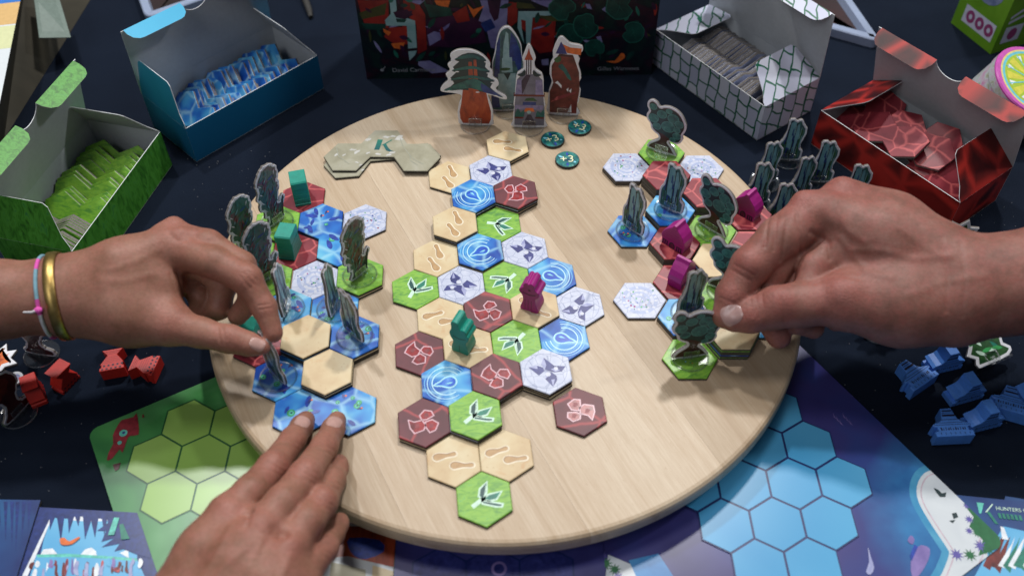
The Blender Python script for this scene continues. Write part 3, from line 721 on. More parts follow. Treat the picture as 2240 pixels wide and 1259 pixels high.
tree_art = [(off(TREE, -.16), 'trunk'),
            (smooth([(-.62, 1.85), (-.1, 1.75), (.3, 1.55), (.9, 1.3), (1.25, 1.5), (1.26, 2.1), (1.42, 2.7), (1.4, 3.1), (1.2, 3.5), (.7, 4.0), (.1, 4.15), (-.5, 3.9), (-.9, 4.25), (-1.25, 4.32), (-1.36, 4.0), (-1.18, 3.5), (-1.32, 3.1), (-1.2, 2.6), (-.9, 2.2)], 2), 'crown')]
for cx, cy, r in ((-1.08, 3.95, .30), (-.95, 2.95, .42), (-.62, 2.3, .34), (-.35, 3.5, .40), (.25, 2.55, .55), (.55, 3.4, .46), (.15, 3.95, .26), (1.05, 3.05, .36), (1.0, 1.95, .34), (.72, 1.5, .24), (.95, 2.5, .28)):
    tree_art += [(circ(r, 14, cx, cy, r*.92), 'crown_vein'), (circ(r-.05, 14, cx, cy, r*.92-.05), 'crown_leaf')]
M_TREE = cutout(TREE, tree_art)
FALL = smooth([(-.85, .0), (.75, .0), (.95, .3), (.98, .95), (.72, 1.3), (.70, 1.9), (.86, 2.5), (.82, 3.3), (.52, 3.75), (.28, 4.15), (-.05, 4.02), (-.34, 4.18), (-.66, 3.95), (-.66, 2.9), (-.82, 2.1), (-1.02, 1.6), (-.98, .8)], 3)
FALL = ragged(FALL, .03, 6)
fall_art = [(off(FALL, -.15), 'fall_bg'), ([(-.45, .9), (-.05, 1.1), (-.05, 3.8), (-.28, 3.95), (-.45, 3.75)], 'fall_water'), ([(.08, .5), (.34, .6), (.36, 2.6), (.2, 3.7), (.05, 3.6)], 'fall_water'),
            ([(-.02, .2), (.06, .2), (.06, 3.7), (-.03, 3.7)], 'ink'), ([(.40, .2), (.62, .3), (.5, 1.9), (.6, 3.0), (.42, 3.3)], 'fall_green'), ([(-.55, .3), (-.1, .2), (-.15, 1.2), (-.4, 1.3)], 'fall_blue'),
            ([(-.82, .4), (-.6, .3), (-.55, 1.7), (-.75, 1.5)], 'fall_green'), ([(-.6, 1.6), (-.5, 1.6), (-.48, 3.6), (-.56, 3.6)], 'ink'), ([(.1, .2), (.4, .25), (.3, 1.4), (.12, 1.2)], 'fall_blue')]
rs = random.Random(32)
for i in range(26):
    x, y, l, w = rs.uniform(-.7, .62), rs.uniform(.25, 2.6), rs.uniform(.3, 1.2), rs.uniform(.02, .05)
    fall_art.append(([(x-w, y), (x+w, y), (x+w*.5, y+l), (x-w*.5, y+l)], rs.choice(['ice', 'fall_green', 'fall_blue', 'ink', 'fall_water', 'pine', 'fall_blue'])))
M_FALL = cutout(FALL, fall_art)
FLAME = smooth([(-.8, .0), (.62, .0), (.78, .3), (.58, .75), (.95, 1.15), (1.22, 1.5), (1.10, 1.85), (.72, 1.72), (.62, 1.5), (.72, 2.2), (1.02, 2.7), (1.05, 3.3), (1.22, 3.9), (1.05, 4.45), (.68, 4.8), (.2, 5.0), (-.3, 4.9), (-.72, 4.55), (-1.05, 4.0), (-1.0, 3.5), (-1.22, 2.9), (-1.12, 2.4), (-1.2, 1.9), (-.95, 1.45), (-.98, 1.0), (-.72, .7), (-.92, .3)], 3)
FLAME = [(x*.95, y*1.04) for x, y in FLAME]; FLAME = ragged(FLAME, .055, 4); fl = ragged(off(FLAME, -.16), .06, 5)
flame_art = [(fl, 'flame'), (smooth([(-.3, .3), (.25, .3), (.3, .9), (.62, 1.4), (.4, 1.45), (.3, 2.3), (.0, 3.0), (-.35, 2.0), (-.3, 1.0)], 2), 'trunk')]
for i in range(9): flame_art.append((tr(smooth([(-.34, 0), (-.1, .09), (.36, .03), (-.1, -.09)], 2), 1.0-.12*i, .9, -.42+.13*(i % 4)*2, 1.9+.3*i), ('pine', 'crown_leaf', 'fall_green', 'fall_blue')[i % 4]))
for i in range(8): flame_art.append((tr([(-.28, -.03), (.1, -.05), (.3, 0), (.1, .05)], 1.1 if i % 2 else 2.2, .8, (-.76, .70)[i % 2]*(.92+.05*(i % 3)), 1.6+.38*i), 'border'))
rs = random.Random(31)
for i in range(34):
    y = rs.uniform(.9, 4.7); x = rs.uniform(-.8, .8)*(.45 if y < 1.6 else .95)
    flame_art.append((tr([(-.16, 0), (-.02, .035), (.2, 0), (0, -.035)], rs.uniform(.6, 1.9), rs.uniform(.7, 1.6), x, y), rs.choice(['pine', 'fall_green', 'crown_vein', 'crimson', 'pine_dark', 'fall_blue', 'fall_water', 'crown_leaf'])))
M_FLAME = cutout(FLAME, flame_art)
gT, gF, gL, gO = 'round tree standees of the right island', 'waterfall standees on the board', 'feathery tree standees of the left island', 'waterfall standees waiting on the cloth'
def onR(c, r): x, y, z = ZR[(c, r)]; return (x, y, z+.003)
def onL(r, c): x, y, z = ZL[(r, c)]; return (x, y, z+.003)
standee('tree_standee', M_TREE, onR(0, 0), -28, 'dark green round tree standee farthest from the camera, on a meadow tile', gT)
standee('tree_standee', M_TREE, onR(1, 2.5), -44, 'dark round tree standee between a waterfall piece and a magenta hut', gT)
x, y, z = onR(1, 4.5); standee('tree_standee', M_TREE, (x+.1, y+.6, z), -30, 'dark round tree standee mostly hidden behind the right forefinger', gT)
x, y, z = onR(0, 6); standee('tree_standee', M_TREE, (x, y+.1, z), 8, 'round tree standee nearest the camera, touched by the right thumb', gT, tilt=-.03)
standee('waterfall_standee', M_FALL, onR(-1, 2.5), -48, 'dark waterfall standee at the left edge of the right island', gF)
standee('waterfall_standee', M_FALL, onR(0, 2), -36, 'dark waterfall standee in front of the tall red rock stack', gF)
x, y, z = onR(0, 5); standee('waterfall_standee', M_FALL, (x+.3, y+.3, z), 22, 'dark waterfall standee just behind the nearest round tree', gF)
standee('waterfall_standee', M_FALL, onL(-1, 0), 84, 'waterfall standee seen edge on beside the left forefinger', gF)
standee('waterfall_standee', M_FALL, onL(-1, 1), 80, 'waterfall standee seen edge on in front of a white plaza tile', gF)
standee('waterfall_standee', M_FALL, onL(-2, 1.5), -44, 'dark waterfall standee right of the tall sand stack', gF)
standee('waterfall_standee', M_FALL, onL(-3, 0), -46, 'dark waterfall standee pinched by the left finger and thumb', gF)
for k, a, lab in (((2, -.5), 54, 'tall feathery tree standee beside the farther teal hut'), ((1, -1), 52, 'leftmost feathery tree standee at the board edge'),
                  ((0, -.5), 42, 'bluish feathery tree standee right behind the left knuckles'), ((0, 1.5), 50, 'grey feathery tree standee on the rightmost left island meadow tile')):
    standee('feather_tree_standee', M_FLAME, onL(*k), a, lab, gL)
for u, v, a, lab in ((1672, 400, 14, 'waterfall standee on the cloth nearest the white box, behind another'), (1652, 445, 6, 'front waterfall standee on the cloth beside the board edge'), (1722, 350, -6, 'farthest waterfall standee on the cloth below the white box'),
                     (1790, 398, -4, 'waterfall standee on the cloth nearest the red box corner'), (1744, 432, 16, 'waterfall standee on the cloth just above the right knuckles'), (1700, 490, 4, 'waterfall standee on the cloth half hidden by the right knuckles'),
                     (1858, 450, -4, 'rightmost waterfall standee, in front of the red box')):
    standee('waterfall_standee', M_FALL, P(u, v, 0), a, lab, gO)

# the four tall landmark pieces at the back of the board
BIG = smooth([(-1.1, .0), (1.25, .0), (1.45, .5), (1.46, 1.4), (1.30, 2.3), (1.12, 2.98), (1.55, 2.9), (2.1, 2.65), (2.55, 2.6), (2.5, 2.95), (2.05, 3.25), (1.72, 3.6), (1.95, 3.95), (1.9, 4.35), (1.55, 4.65), (1.5, 5.2), (1.3, 5.5), (1.35, 5.9), (.95, 6.5), (.3, 6.95), (-.4, 7.1), (-1.15, 7.0), (-1.65, 6.6), (-1.6, 6.05), (-1.9, 5.7), (-1.75, 5.2), (-2.1, 4.8), (-1.95, 4.3), (-2.35, 3.85), (-2.6, 3.4), (-2.45, 3.15), (-1.6, 3.05), (-.98, 2.85), (-1.18, 2.2), (-1.36, 1.3), (-1.34, .5)], 3)
big_art = [([(-.98, .16), (1.10, .16), (1.28, .6), (1.30, 1.4), (1.12, 2.3), (.95, 3.4), (-.85, 3.4), (-1.02, 2.2), (-1.20, 1.3), (-1.18, .6)], 'wood_red'), ([(-.4, 3.3), (.4, 3.3), (.3, 6.2), (.1, 6.2), (.05, 4.0), (-.05, 6.0), (-.3, 6.0)], 'wood_red')]
big_art.insert(1, (smooth([(-2.0, 3.4), (-1.5, 4.0), (-1.75, 4.5), (-1.3, 5.0), (-1.5, 5.5), (-1.0, 6.0), (-1.1, 6.4), (-.3, 6.8), (.5, 6.7), (1.05, 6.2), (.95, 5.6), (1.25, 5.2), (1.1, 4.7), (1.6, 4.3), (1.3, 3.7), (1.9, 3.0), (.5, 3.3), (-1.0, 3.4)], 2), 'pine_dark'))
for y, l, r, h in ((6.2, -1.35, 1.0, .5), (5.2, -1.6, 1.3, .45), (4.35, -1.75, 1.65, .45)):
    big_art += [(smooth([(l, y), (l*.5, y+h*.7), (0, y+h), (r*.5, y+h*.6), (r, y+.05), (r*.55, y+.02), (.1, y+h*.4), (l*.5, y+.06)], 3), 'pine'),
                (smooth([(l, y-.02), (l*.7, y-.2), (l*.4, y-.02)], 3), 'pine_dark'), (smooth([(r, y), (r*.75, y-.24), (r*.4, y)], 3), 'pine_dark')]
big_art += [(smooth([(-2.35, 3.3), (-1.5, 3.85), (-.8, 4.2), (0, 4.5), (.6, 4.25), (1.3, 3.6), (2.3, 2.8), (1.5, 3.05), (.6, 3.35), (-.4, 3.6), (-1.2, 3.4)], 3), 'pine'),
            (smooth([(.6, 4.1), (1.4, 3.5), (2.2, 2.85), (1.3, 3.1), (.7, 3.35)], 2), 'fall_blue')]
for cx, cy in ((-1.5, 6.0), (-1.2, 5.1), (-1.7, 4.2), (1.05, 6.05), (1.2, 5.05), (1.5, 4.2), (-1.9, 3.3), (1.7, 2.95), (.3, 3.25)): big_art.append((circ(.16, 8, cx, cy, .06), 'border_white'))
TALL = smooth([(-1.3, 0), (.9, 0), (1.15, .5), (1.1, 1.7), (1.18, 3.0), (1.25, 4.2), (1.12, 5.2), (1.05, 6.0), (.72, 6.8), (.25, 7.5), (-.15, 7.6), (-.55, 7.3), (-.8, 6.6), (-1.0, 5.4), (-1.22, 4.4), (-1.2, 3.2), (-1.36, 2.2), (-1.4, .8)], 3)
tall_art = [(off(TALL, -.16), 'fall_bg'), ([(.05, 4.6), (.5, 4.6), (.9, 3.0), (1.0, 5.0), (.6, 6.5), (.25, 7.1)], 'fall_blue'), ([(-1.0, 3.2), (-.6, 3.2), (-.5, 6.8), (-.75, 6.2)], 'fall_blue'),
            ([(-.35, 4.9), (.12, 4.9), (.06, 7.0), (-.1, 7.2), (-.28, 6.0)], 'ice'), ([(-.45, 3.6), (.35, 3.6), (.3, 4.95), (-.4, 4.9)], 'ice'), ([(-.8, .4), (.6, .4), (.55, 3.5), (-.7, 3.5)], 'ice'),
            ([(-.3, 3.5), (.2, 3.5), (-.02, 2.9)], 'pine_dark'), ([(-1.2, .3), (-.6, .3), (-.7, 1.4), (-1.2, 1.8)], 'fall_blue'), (circ(.4, 10, -.2, 3.9, .14), 'fall_green'), (circ(.3, 10, .1, 1.8, .12), 'ice')]
TOWER = smooth([(-1.25, .0), (1.3, .0), (1.32, .5), (1.2, 1.9), (1.28, 2.1), (1.12, 3.2), (1.1, 4.4), (.95, 5.0), (.5, 5.35), (.38, 5.9), (.48, 6.3), (.28, 6.9), (.05, 7.4), (-.15, 7.4), (-.32, 6.9), (-.52, 6.3), (-.42, 5.9), (-.45, 5.35), (-.9, 5.0), (-1.02, 4.4), (-1.1, 3.2), (-1.22, 2.2), (-1.18, 1.9), (-1.3, .5)], 2)
tower_art = [([(-1.05, .2), (1.1, .2), (1.1, 1.9), (1.0, 3.1), (.92, 4.4), (.5, 4.9), (-.5, 4.9), (-.85, 4.4), (-.95, 3.1), (-1.05, 1.9)], 'tower'), ([(-1.0, 3.0), (-.4, 3.0), (-.4, 4.4), (-.85, 4.4)], 'tower_lilac'),
             ([(.45, 3.0), (1.0, 3.0), (.9, 4.4), (.45, 4.4)], 'tower_lilac'), ([(-.5, 3.0), (.1, 4.8), (-.2, 4.85), (-.55, 4.3)], 'tower_dark'), ([(-1.1, 2.9), (1.1, 2.9), (1.1, 3.08), (-1.1, 3.08)], 'cliff'),
             ([(-1.0, 1.7), (1.0, 1.7), (1.0, 2.1), (-1.0, 2.1)], 'tower_lilac'), ([(-.45, 2.1), (.5, 2.1), (.5, 2.4), (-.45, 2.4)], 'fall_blue'), ([(-.35, 2.5), (.6, 2.5), (.3, 2.8), (-.2, 2.75)], 'fall_green'),
             ([(-.35, 1.5), (.4, 1.5), (.3, 1.85), (-.25, 1.85)], 'orange'), (circ(.16, 10, .0, 1.45), 'ice'), ([(-.5, .2), (.55, .2), (.15, 1.2), (-.1, 1.2)], 'tower_dark'),
             (smooth([(-1.05, .95), (-.8, 1.8), (-.6, 1.4), (-.35, 1.7), (-.4, .95)], 2), 'pine'), (smooth([(.5, .95), (.6, 1.6), (.85, 1.4), (1.05, 1.75), (1.1, .95)], 2), 'pine'), ([(-1.05, .85), (-.4, .85), (-.4, 1.0), (-1.05, 1.0)], 'cliff'),
             ([(.45, .85), (1.1, .85), (1.1, 1.0), (.45, 1.0)], 'cliff'), ([(-.22, 4.9), (.14, 4.9), (.14, 6.2), (-.22, 6.2)], 'border_white'), ([(-.22, 4.9), (-.14, 4.9), (-.14, 6.2), (-.22, 6.2)], 'tower_dark'), ([(-.08, 4.9), (0, 4.9), (0, 6.2), (-.08, 6.2)], 'tower_dark'),
             ([(.06, 4.9), (.14, 4.9), (.14, 6.2), (.06, 6.2)], 'tower_dark'), ([(-.34, 6.15), (.26, 6.15), (.05, 6.7), (-.04, 7.15), (-.14, 6.7)], 'wood_red')]
for s_ in (-1, 1): tower_art.append((smooth([(s_*.25, 4.9), (s_*.3, 5.3), (s_*.55, 5.0), (s_*.85, 4.85), (s_*.5, 4.7)], 2), 'pine_dark'))
CLIFF = smooth([(-1.2, .0), (1.15, .0), (1.25, .5), (1.05, .9), (1.2, 1.4), (1.3, 2.6), (1.05, 3.0), (1.28, 3.6), (1.2, 4.3), (1.0, 4.9), (1.1, 5.4), (.95, 5.75), (1.28, 6.1), (1.25, 6.55), (.8, 6.7), (.25, 6.8), (-.25, 7.3), (-.62, 7.15), (-1.0, 6.0), (-.95, 5.4), (-1.15, 4.9), (-1.2, 3.9), (-1.0, 3.2), (-1.2, 2.4), (-1.28, 1.0)], 2)
cliff_art = [([(-1.0, .2), (.95, .2), (1.0, 1.3), (1.1, 2.5), (1.0, 4.2), (.6, 5.5), (-.5, 5.7), (-.95, 4.7), (-.95, 3.8), (-.8, 3.1), (-1.05, 2.2)], 'cliff'), ([(-.3, 6.7), (.3, 6.4), (1.1, 6.35), (1.05, 5.75), (.1, 5.9)], 'orange'), ([(-.7, 5.8), (-.35, 6.9), (-.1, 6.4), (.1, 5.8)], 'indigo'),
             ([(-.5, 5.6), (.6, 5.5), (.5, 5.75), (-.45, 5.8)], 'trunk'), (smooth([(-.5, 4.6), (-.2, 4.9), (.3, 4.0), (.5, 3.4), (.2, 3.6), (-.1, 4.2)], 2), 'pine'), ([(-1.0, 1.2), (-.5, 1.8), (.9, 2.4), (.8, 2.15), (-.4, 1.5)], 'redrock'),
             ([(-.7, 3.1), (-.5, 3.0), (-.2, 2.6), (-.2, 2.9), (-.5, 3.3)], 'border_white'), ([(.15, 2.5), (.3, 2.3), (.3, 2.7)], 'border_white'), ([(.35, 2.4), (.5, 2.2), (.52, 2.65)], 'border_white'), ([(.3, .3), (.6, .3), (.55, 1.1), (.4, .6)], 'border_white'), (smooth([(-.8, 5.3), (-.4, 5.6), (-.3, 5.2), (-.6, 5.0)], 2), 'fall_green')]
gB = 'tall landmark standees at the back of the board'
for nm, o, a, u, v, ang, lab, sx in (('big_tree_standee', BIG, big_art, 1040, 272, -4, 'tall red trunked tree standee with teal branch layers', 1.0), ('icefall_standee', TALL, tall_art, 1112, 240, 2, 'tall blue icefall standee behind the tree and tower', 1.03),
                                 ('tower_standee', TOWER, tower_art, 1157, 277, -3, 'grey lilac tower standee with a red spire', 1.04), ('cliff_standee', CLIFF, cliff_art, 1232, 250, -6, 'dark red cliff standee topped by an orange banner', 1.0)):
    sc = lambda p: [(x*.98, y*sx) for x, y in p]
    x, y, z = P(u, v, BT+.1)
    standee(nm, cutout(sc(o), [([(x*(1.0 if nm[0] == 'b' else 1.1), y) for x, y in sc(p)], m) for p, m in a], 'border_white'), (x, y, BT+.002), ang, lab, gB)
# the red player's pieces on the cloth at the left
RT = smooth([(-.9, 0), (.9, .0), (1.25, .25), (1.2, .6), (.75, .85), (.55, 1.2), (.75, 1.8), (1.1, 2.3), (1.2, 3.0), (.9, 3.6), (.3, 4.0), (-.4, 4.0), (-.95, 3.6), (-1.25, 3.0), (-1.15, 2.3), (-.7, 1.8), (-.55, 1.2), (-.8, .8), (-1.1, .4)], 3)
RT = ragged(RT, .05, 9)
M_RT = cutout(RT, [(off(RT, -.15), 'trunk'), (circ(.5, 12, .1, 2.9, .7), 'cliff'), (circ(.35, 12, -.5, 2.6, .5), 'cliff'), (circ(.3, 12, .55, 2.4, .4), 'trunk')])
standee('red_tree_standee', M_RT, P(92, 775, 0), -12, 'dark red standee in a clear foot under the left wrist', 'dark red standees on the cloth')
standee('red_tree_standee', M_RT, P(42, 905, 0), 64, 'dark red standee at the left edge turned nearly edge on', 'dark red standees on the cloth')
standee('red_tree_standee', M_RT, P(300, 728, 0), 5, 'standee under the left palm with only its clear foot showing', 'dark red standees on the cloth')
SPK = smooth([(-1.5, -.6), (-1.0, -.2), (-1.4, .3), (-.8, .4), (-.9, 1.0), (-.3, .8), (0, 1.5), (.4, .9), (1.0, 1.2), (.9, .5), (1.5, .3), (1.0, -.2), (1.3, -.9), (.5, -.8), (0, -1.3), (-.5, -.8)], 2)
mb = MB(); mb.prism(SPK, 0, .2, MT['edge_grey'], MT['border_white'], .03); mb.ngon(off(SPK, -.3), .205, MT['orange']); mb.ngon(tr(SPK, .4, .4), .21, MT['wood_red'])
x, y, z = P(-12, 790, .2); tag(mb.obj('spiky_cutout', None, (x, y, .002), (0, 0, .5)), 'white edged spiky orange cut-out lying flat at the left edge', 'cut-out')
mb = MB(); mb.prism(circ(.55, 20), 0, .2, MT['edge_grey'], MT['border_white'], .03); mb.ngon(circ(.3, 16, .05, .02), .205, MT['lilac'])
x, y, z = P(32, 826, .2); tag(mb.obj('round_token', None, (x, y, .002)), 'small white disc lying beside the red houses at left', 'token')
# the blue player's pieces
FLW = smooth([(-1.3, 0), (1.2, 0), (1.7, .5), (1.3, .9), (1.5, 1.6), (1.0, 2.0), (1.1, 2.7), (.5, 2.7), (.2, 3.4), (-.3, 2.8), (-.9, 3.1), (-1.0, 2.4), (-1.6, 2.2), (-1.2, 1.5), (-1.7, 1.0), (-1.2, .6)], 2)
flw_art = [(off(FLW, -.22), 'fall_green')] + [(tr(smooth([(-.4, 0), (0, .14), (.45, 0), (0, -.14)], 2), .7*i, 1.0, .75*math.cos(1.9*i), 1.5+.8*math.sin(1.3*i)), ('leaf_pale', 'lily', 'cream', 'leaf_mid')[i % 4]) for i in range(14)]
M_FLW = cutout(FLW, flw_art, 'border_white')
r = standee('flower_standee', M_FLW, P(2165, 812, 0), -20, 'white edged leafy flower standee fallen over beside the blue houses', 'leafy flower standees on the cloth')
r.rotation_euler = (math.radians(-66), 0, math.radians(24)); r.location.z = .9*U
standee('flower_standee', M_FLW, P(2078, 553, 0), -8, 'leafy flower standee rising just behind the right wrist', 'leafy flower standees on the cloth')
standee('flower_standee', M_FLW, P(1920, 724, 0), 4, 'standee hidden by the right arm, clear foot left of another', 'leafy flower standees on the cloth')
standee('flower_standee', M_FLW, P(2105, 722, 0), -6, 'standee hidden by the right wrist, clear foot above the houses', 'leafy flower standees on the cloth')

# ------------------------------------------------------------------ painted wooden pieces
def extrude(prof, d, mat, name, marks=(), bev=.03):              # profile in x-z, depth along y; marks printed on the front (-y)
    mb = MB(); mb.T = Matrix.Rotation(math.pi/2, 4, 'X')
    p = prof if area(prof) > 0 else prof[::-1]; n = len(p); q = off(p, -bev)
    for za, zb, pa, pb in ((-d/2+bev, d/2-bev, p, p), (d/2-bev, d/2, p, q), (-d/2, -d/2+bev, q, p)):
        mb.add([(x, y, za) for x, y in pa]+[(x, y, zb) for x, y in pb], [[i, (i+1) % n, n+(i+1) % n, n+i] for i in range(n)], mat)
    mb.ngon(q, d/2, mat); mb.ngon(q, -d/2, mat, True)
    for i, (s_, m) in enumerate(marks): mb.ngon(s_, d/2+.004+.001*i, m); mb.ngon(s_, -d/2-.004-.001*i, m, True)
    return mb.mesh(name)
rect = lambda x0, x1, y0, y1: [(x0, y0), (x1, y0), (x1, y1), (x0, y1)]
MEEP = smooth([(-.58, 0), (-.05, .0), (.05, .0), (.58, .0), (.60, .35), (.46, .8), (.44, 1.3), (.60, 1.55), (.72, 1.75), (.66, 2.0), (.48, 2.12), (.36, 2.3), (.36, 2.55), (.12, 2.75), (-.06, 2.62), (-.22, 2.72), (-.42, 2.5), (-.42, 2.25), (-.56, 2.1), (-.70, 1.95), (-.70, 1.72), (-.54, 1.5), (-.44, 1.2), (-.46, .8), (-.60, .35)], 3)
m_mk = [(rect(-.30+.22*i, -.26+.22*i, .15, 1.1), MT['ink_mag']) for i in range(3)] + [(smooth([(-.42, 1.72), (0, 1.6), (.42, 1.72), (.42, 1.82), (0, 1.7), (-.42, 1.82)], 2), MT['ink_mag']), (circ(.09, 10, .02, 2.1), MT['ink_mag'])]
def stand(me, name, loc, ang, label, cat, group=None): return tag(place(me, name, None, loc, (0, 0, math.radians(ang))), label, cat, group)
x, y = lat(5, 1.5); stand(extrude(MEEP, 1.15, MT['magenta'], 'explorer_meeple', m_mk), 'explorer_meeple', (x-.15, y+.15, BT+2*(TH+.002)+.003), -24, 'magenta explorer meeple standing on a tan footprint tile', 'meeple', 'explorer meeples on the central path')
MEEP2 = smooth([(-.56, 0), (-.05, .0), (.05, .0), (.56, .0), (.58, .5), (.48, .9), (.50, 1.25), (.66, 1.5), (.68, 1.8), (.52, 2.0), (.54, 2.22), (.34, 2.42), (.14, 2.34), (.04, 2.6), (-.04, 2.9), (-.30, 2.98), (-.50, 2.8), (-.50, 2.3), (-.58, 2.0), (-.66, 1.75), (-.60, 1.4), (-.46, 1.1), (-.46, .85), (-.56, .5)], 3)
g_mk = [(smooth([(-.4, 1.55), (0, 1.42), (.45, 1.55), (.45, 1.62), (0, 1.5), (-.4, 1.62)], 2), MT['ink_teal']), (rect(-.02, .02, .1, .8), MT['ink_teal'])]
x, y = lat(4, 0); stand(extrude(MEEP2, 1.1, MT['teal'], 'explorer_meeple', g_mk), 'explorer_meeple', (x-.25, y-.05, BT+2*(TH+.002)+.003), -26, 'teal explorer meeple standing on a tan footprint tile', 'meeple', 'explorer meeples on the central path')
# teal stepped huts, seen end on
HUT = [(-.86, 0), (.86, 0), (.86, .16), (.80, .19), (.77, .55), (.74, .58), (.71, .95), (.68, .98), (.62, 1.40), (.62, 1.46), (.74, 1.52), (.74, 2.06), (.64, 2.14), (-.64, 2.14), (-.74, 2.06), (-.74, 1.52), (-.62, 1.46), (-.62, 1.40), (-.68, .98), (-.71, .95), (-.74, .58), (-.77, .55), (-.80, .19), (-.86, .16)]
h_mk = [(rect(-.66, .66, 1.40, 1.45), MT['ink_teal'])] + [(rect(-.78+.05*i, .78-.05*i, .34+.32*i, .37+.32*i), MT['ink_teal']) for i in range(3)]
m_hut = extrude(HUT, 1.15, MT['teal'], 'stepped_hut', h_mk)
x, y, z = onL(3, 0); stand(m_hut, 'stepped_hut', (x-.05, y-.05, z), 104, 'teal stepped wooden hut on the farther red rock tile', 'hut', 'teal huts of the left player')
x, y, z = onL(1, 0); stand(m_hut, 'stepped_hut', (x-.35, y+.0, z), 80, 'teal stepped wooden hut on the nearer red rock tile', 'hut', 'teal huts of the left player')
x, y, z = onL(-2, -.5); stand(m_hut, 'stepped_hut', (x-.35, y-.05, z), 85, 'teal stepped hut hidden under the left hand, corner showing between fingers', 'hut', 'teal huts of the left player')
# magenta huts with curved roofs
MH = [(-.86, 0), (.86, 0), (.90, .5), (.98, .74), (.90, 1.08), (.70, 1.42), (.44, 1.70), (.22, 1.90), (.10, 2.14), (-.10, 2.14), (-.22, 1.90), (-.44, 1.70), (-.70, 1.42), (-.90, 1.08), (-.98, .74), (-.90, .5)]
mh_mk = [(rect(-.80+.17*i, -.70+.17*i, .04, .46), MT['ink']) for i in range(3)] + [(rect(-.80, -.36, .40, .48), MT['ink']), (rect(.36, .80, .40, .48), MT['ink'])] + [(rect(.36+.17*i, .46+.17*i, .04, .46), MT['ink']) for i in range(3)] + [(smooth([(-.2, .02), (.2, .02), (.22, .4), (.0, .58), (-.22, .4)], 2), MT['ink']), (smooth([(-.12, .02), (.12, .02), (.13, .36), (0, .48), (-.13, .36)], 2), MT['ink_mag'])] + [(rect(-.85+.13*i, .85-.13*i, .74+.2*i, .765+.2*i), MT['ink_mag']) for i in range(6)]
m_mh = extrude(MH, 1.05, MT['magenta'], 'curved_roof_hut', mh_mk)
for k, dx, dy, a, lab in (((0, 3), .05, -.15, -44, 'magenta curved roof hut with windows facing left, beside the waterfall pieces'), ((2, 2), -.05, .15, -44, 'magenta curved roof hut at the far board edge beside right knuckles'), ((0, 4), .1, .2, -128, 'magenta curved roof hut half behind a waterfall piece, nearest the camera')):
    x, y, z = onR(*k); stand(m_mh, 'curved_roof_hut', (x+dx, y+dy, z), a, lab, 'hut', 'magenta huts of the right player')
# red hourglass houses and blue palace houses on the cloth
RH = [(-.72, 0), (.72, 0), (.72, .22), (.62, .26), (.62, .44), (.70, .48), (.28, 1.12), (.62, 1.55), (-.62, 1.55), (-.28, 1.12), (-.70, .48), (-.62, .44), (-.62, .26), (-.72, .22)]
rh_mk = [(rect(-.55+.07*i, .55-.07*i, .56+.13*i, .575+.13*i), MT['ink_red']) for i in range(4)] + [(rect(-.4-.06*i, .4+.06*i, 1.2+.1*i, 1.215+.1*i), MT['ink_red']) for i in range(3)] + [(rect(-.5+.26*i, -.38+.26*i, .29, .40), MT['ink']) for i in range(5)] + [(rect(-.6+.26*i, -.48+.26*i, .06, .15), MT['ink']) for i in range(5)]
RH = [(x*1.1, y*1.1) for x, y in RH]; rh_mk = [([(x*1.1, y*1.1) for x, y in p], m) for p, m in rh_mk]
m_rh = extrude(RH, 1.0, MT['redp'], 'hourglass_house', rh_mk)
def lay(me, name, u, v, z, rx, rz, label, cat, group):           # a piece lying on its back or side
    x, y, _ = P(u, v, z); o = place(me, name, None, (x, y, z), (0, 0, 0))
    o.rotation_euler = (Matrix.Rotation(math.radians(rz), 3, 'Z') @ Matrix.Rotation(math.radians(rx), 3, 'X')).to_euler()
    return tag(o, label, cat, group)
gr = 'red houses on the cloth at the left'
lay(m_rh, 'hourglass_house', 249, 817, .505, -90, 12, 'red hourglass house lying on its back, left of its twin', 'house', gr)
lay(m_rh, 'hourglass_house', 346, 808, .505, -90, 82, 'red hourglass house lying on its back, tip turned left', 'house', gr)
lay(m_rh, 'hourglass_house', 84, 868, .003, 0, 118, 'red house standing upright beside the edge on red standee', 'house', gr)
lay(m_rh, 'hourglass_house', 146, 838, .003, 0, 62, 'red house standing upright, right one of the standing pair', 'house', gr)
BH = [(-1.2, 0), (1.2, 0), (1.2, .36), (.96, .38), (.96, .66), (1.10, .70), (1.20, .84), (1.0, .97), (.66, 1.08), (.48, 1.28), (.33, 2.02), (-.33, 2.02), (-.48, 1.28), (-.66, 1.08), (-1.0, .97), (-1.20, .84), (-1.10, .70), (-.96, .66), (-.96, .38), (-1.2, .36)]
bh_mk = [(rect(-.31, .31, 1.78, 1.87), MT['ink']), (rect(-.40, .40, 1.42, 1.56), MT['ink']), (rect(-.36, .36, 1.66, 1.69), MT['ink']), (rect(-.56, .56, 1.16, 1.20), MT['ink']), (rect(-.95, .95, .95, .975), MT['ink']), (rect(-1.12, 1.12, .80, .83), MT['ink'])] + [(rect(-.8+.15*i, -.8+.15*i+(.05 if i % 3 else .09), .42, .62-.05*(i % 2)), MT['ink']) for i in range(11)] + [(rect(-.9+.3*i, -.87+.3*i, .10, .26), MT['ink']) for i in range(7)]
m_bh = extrude(BH, 1.05, MT['bluep'], 'palace_house', bh_mk)
gb = 'blue palace houses on the cloth at the right'
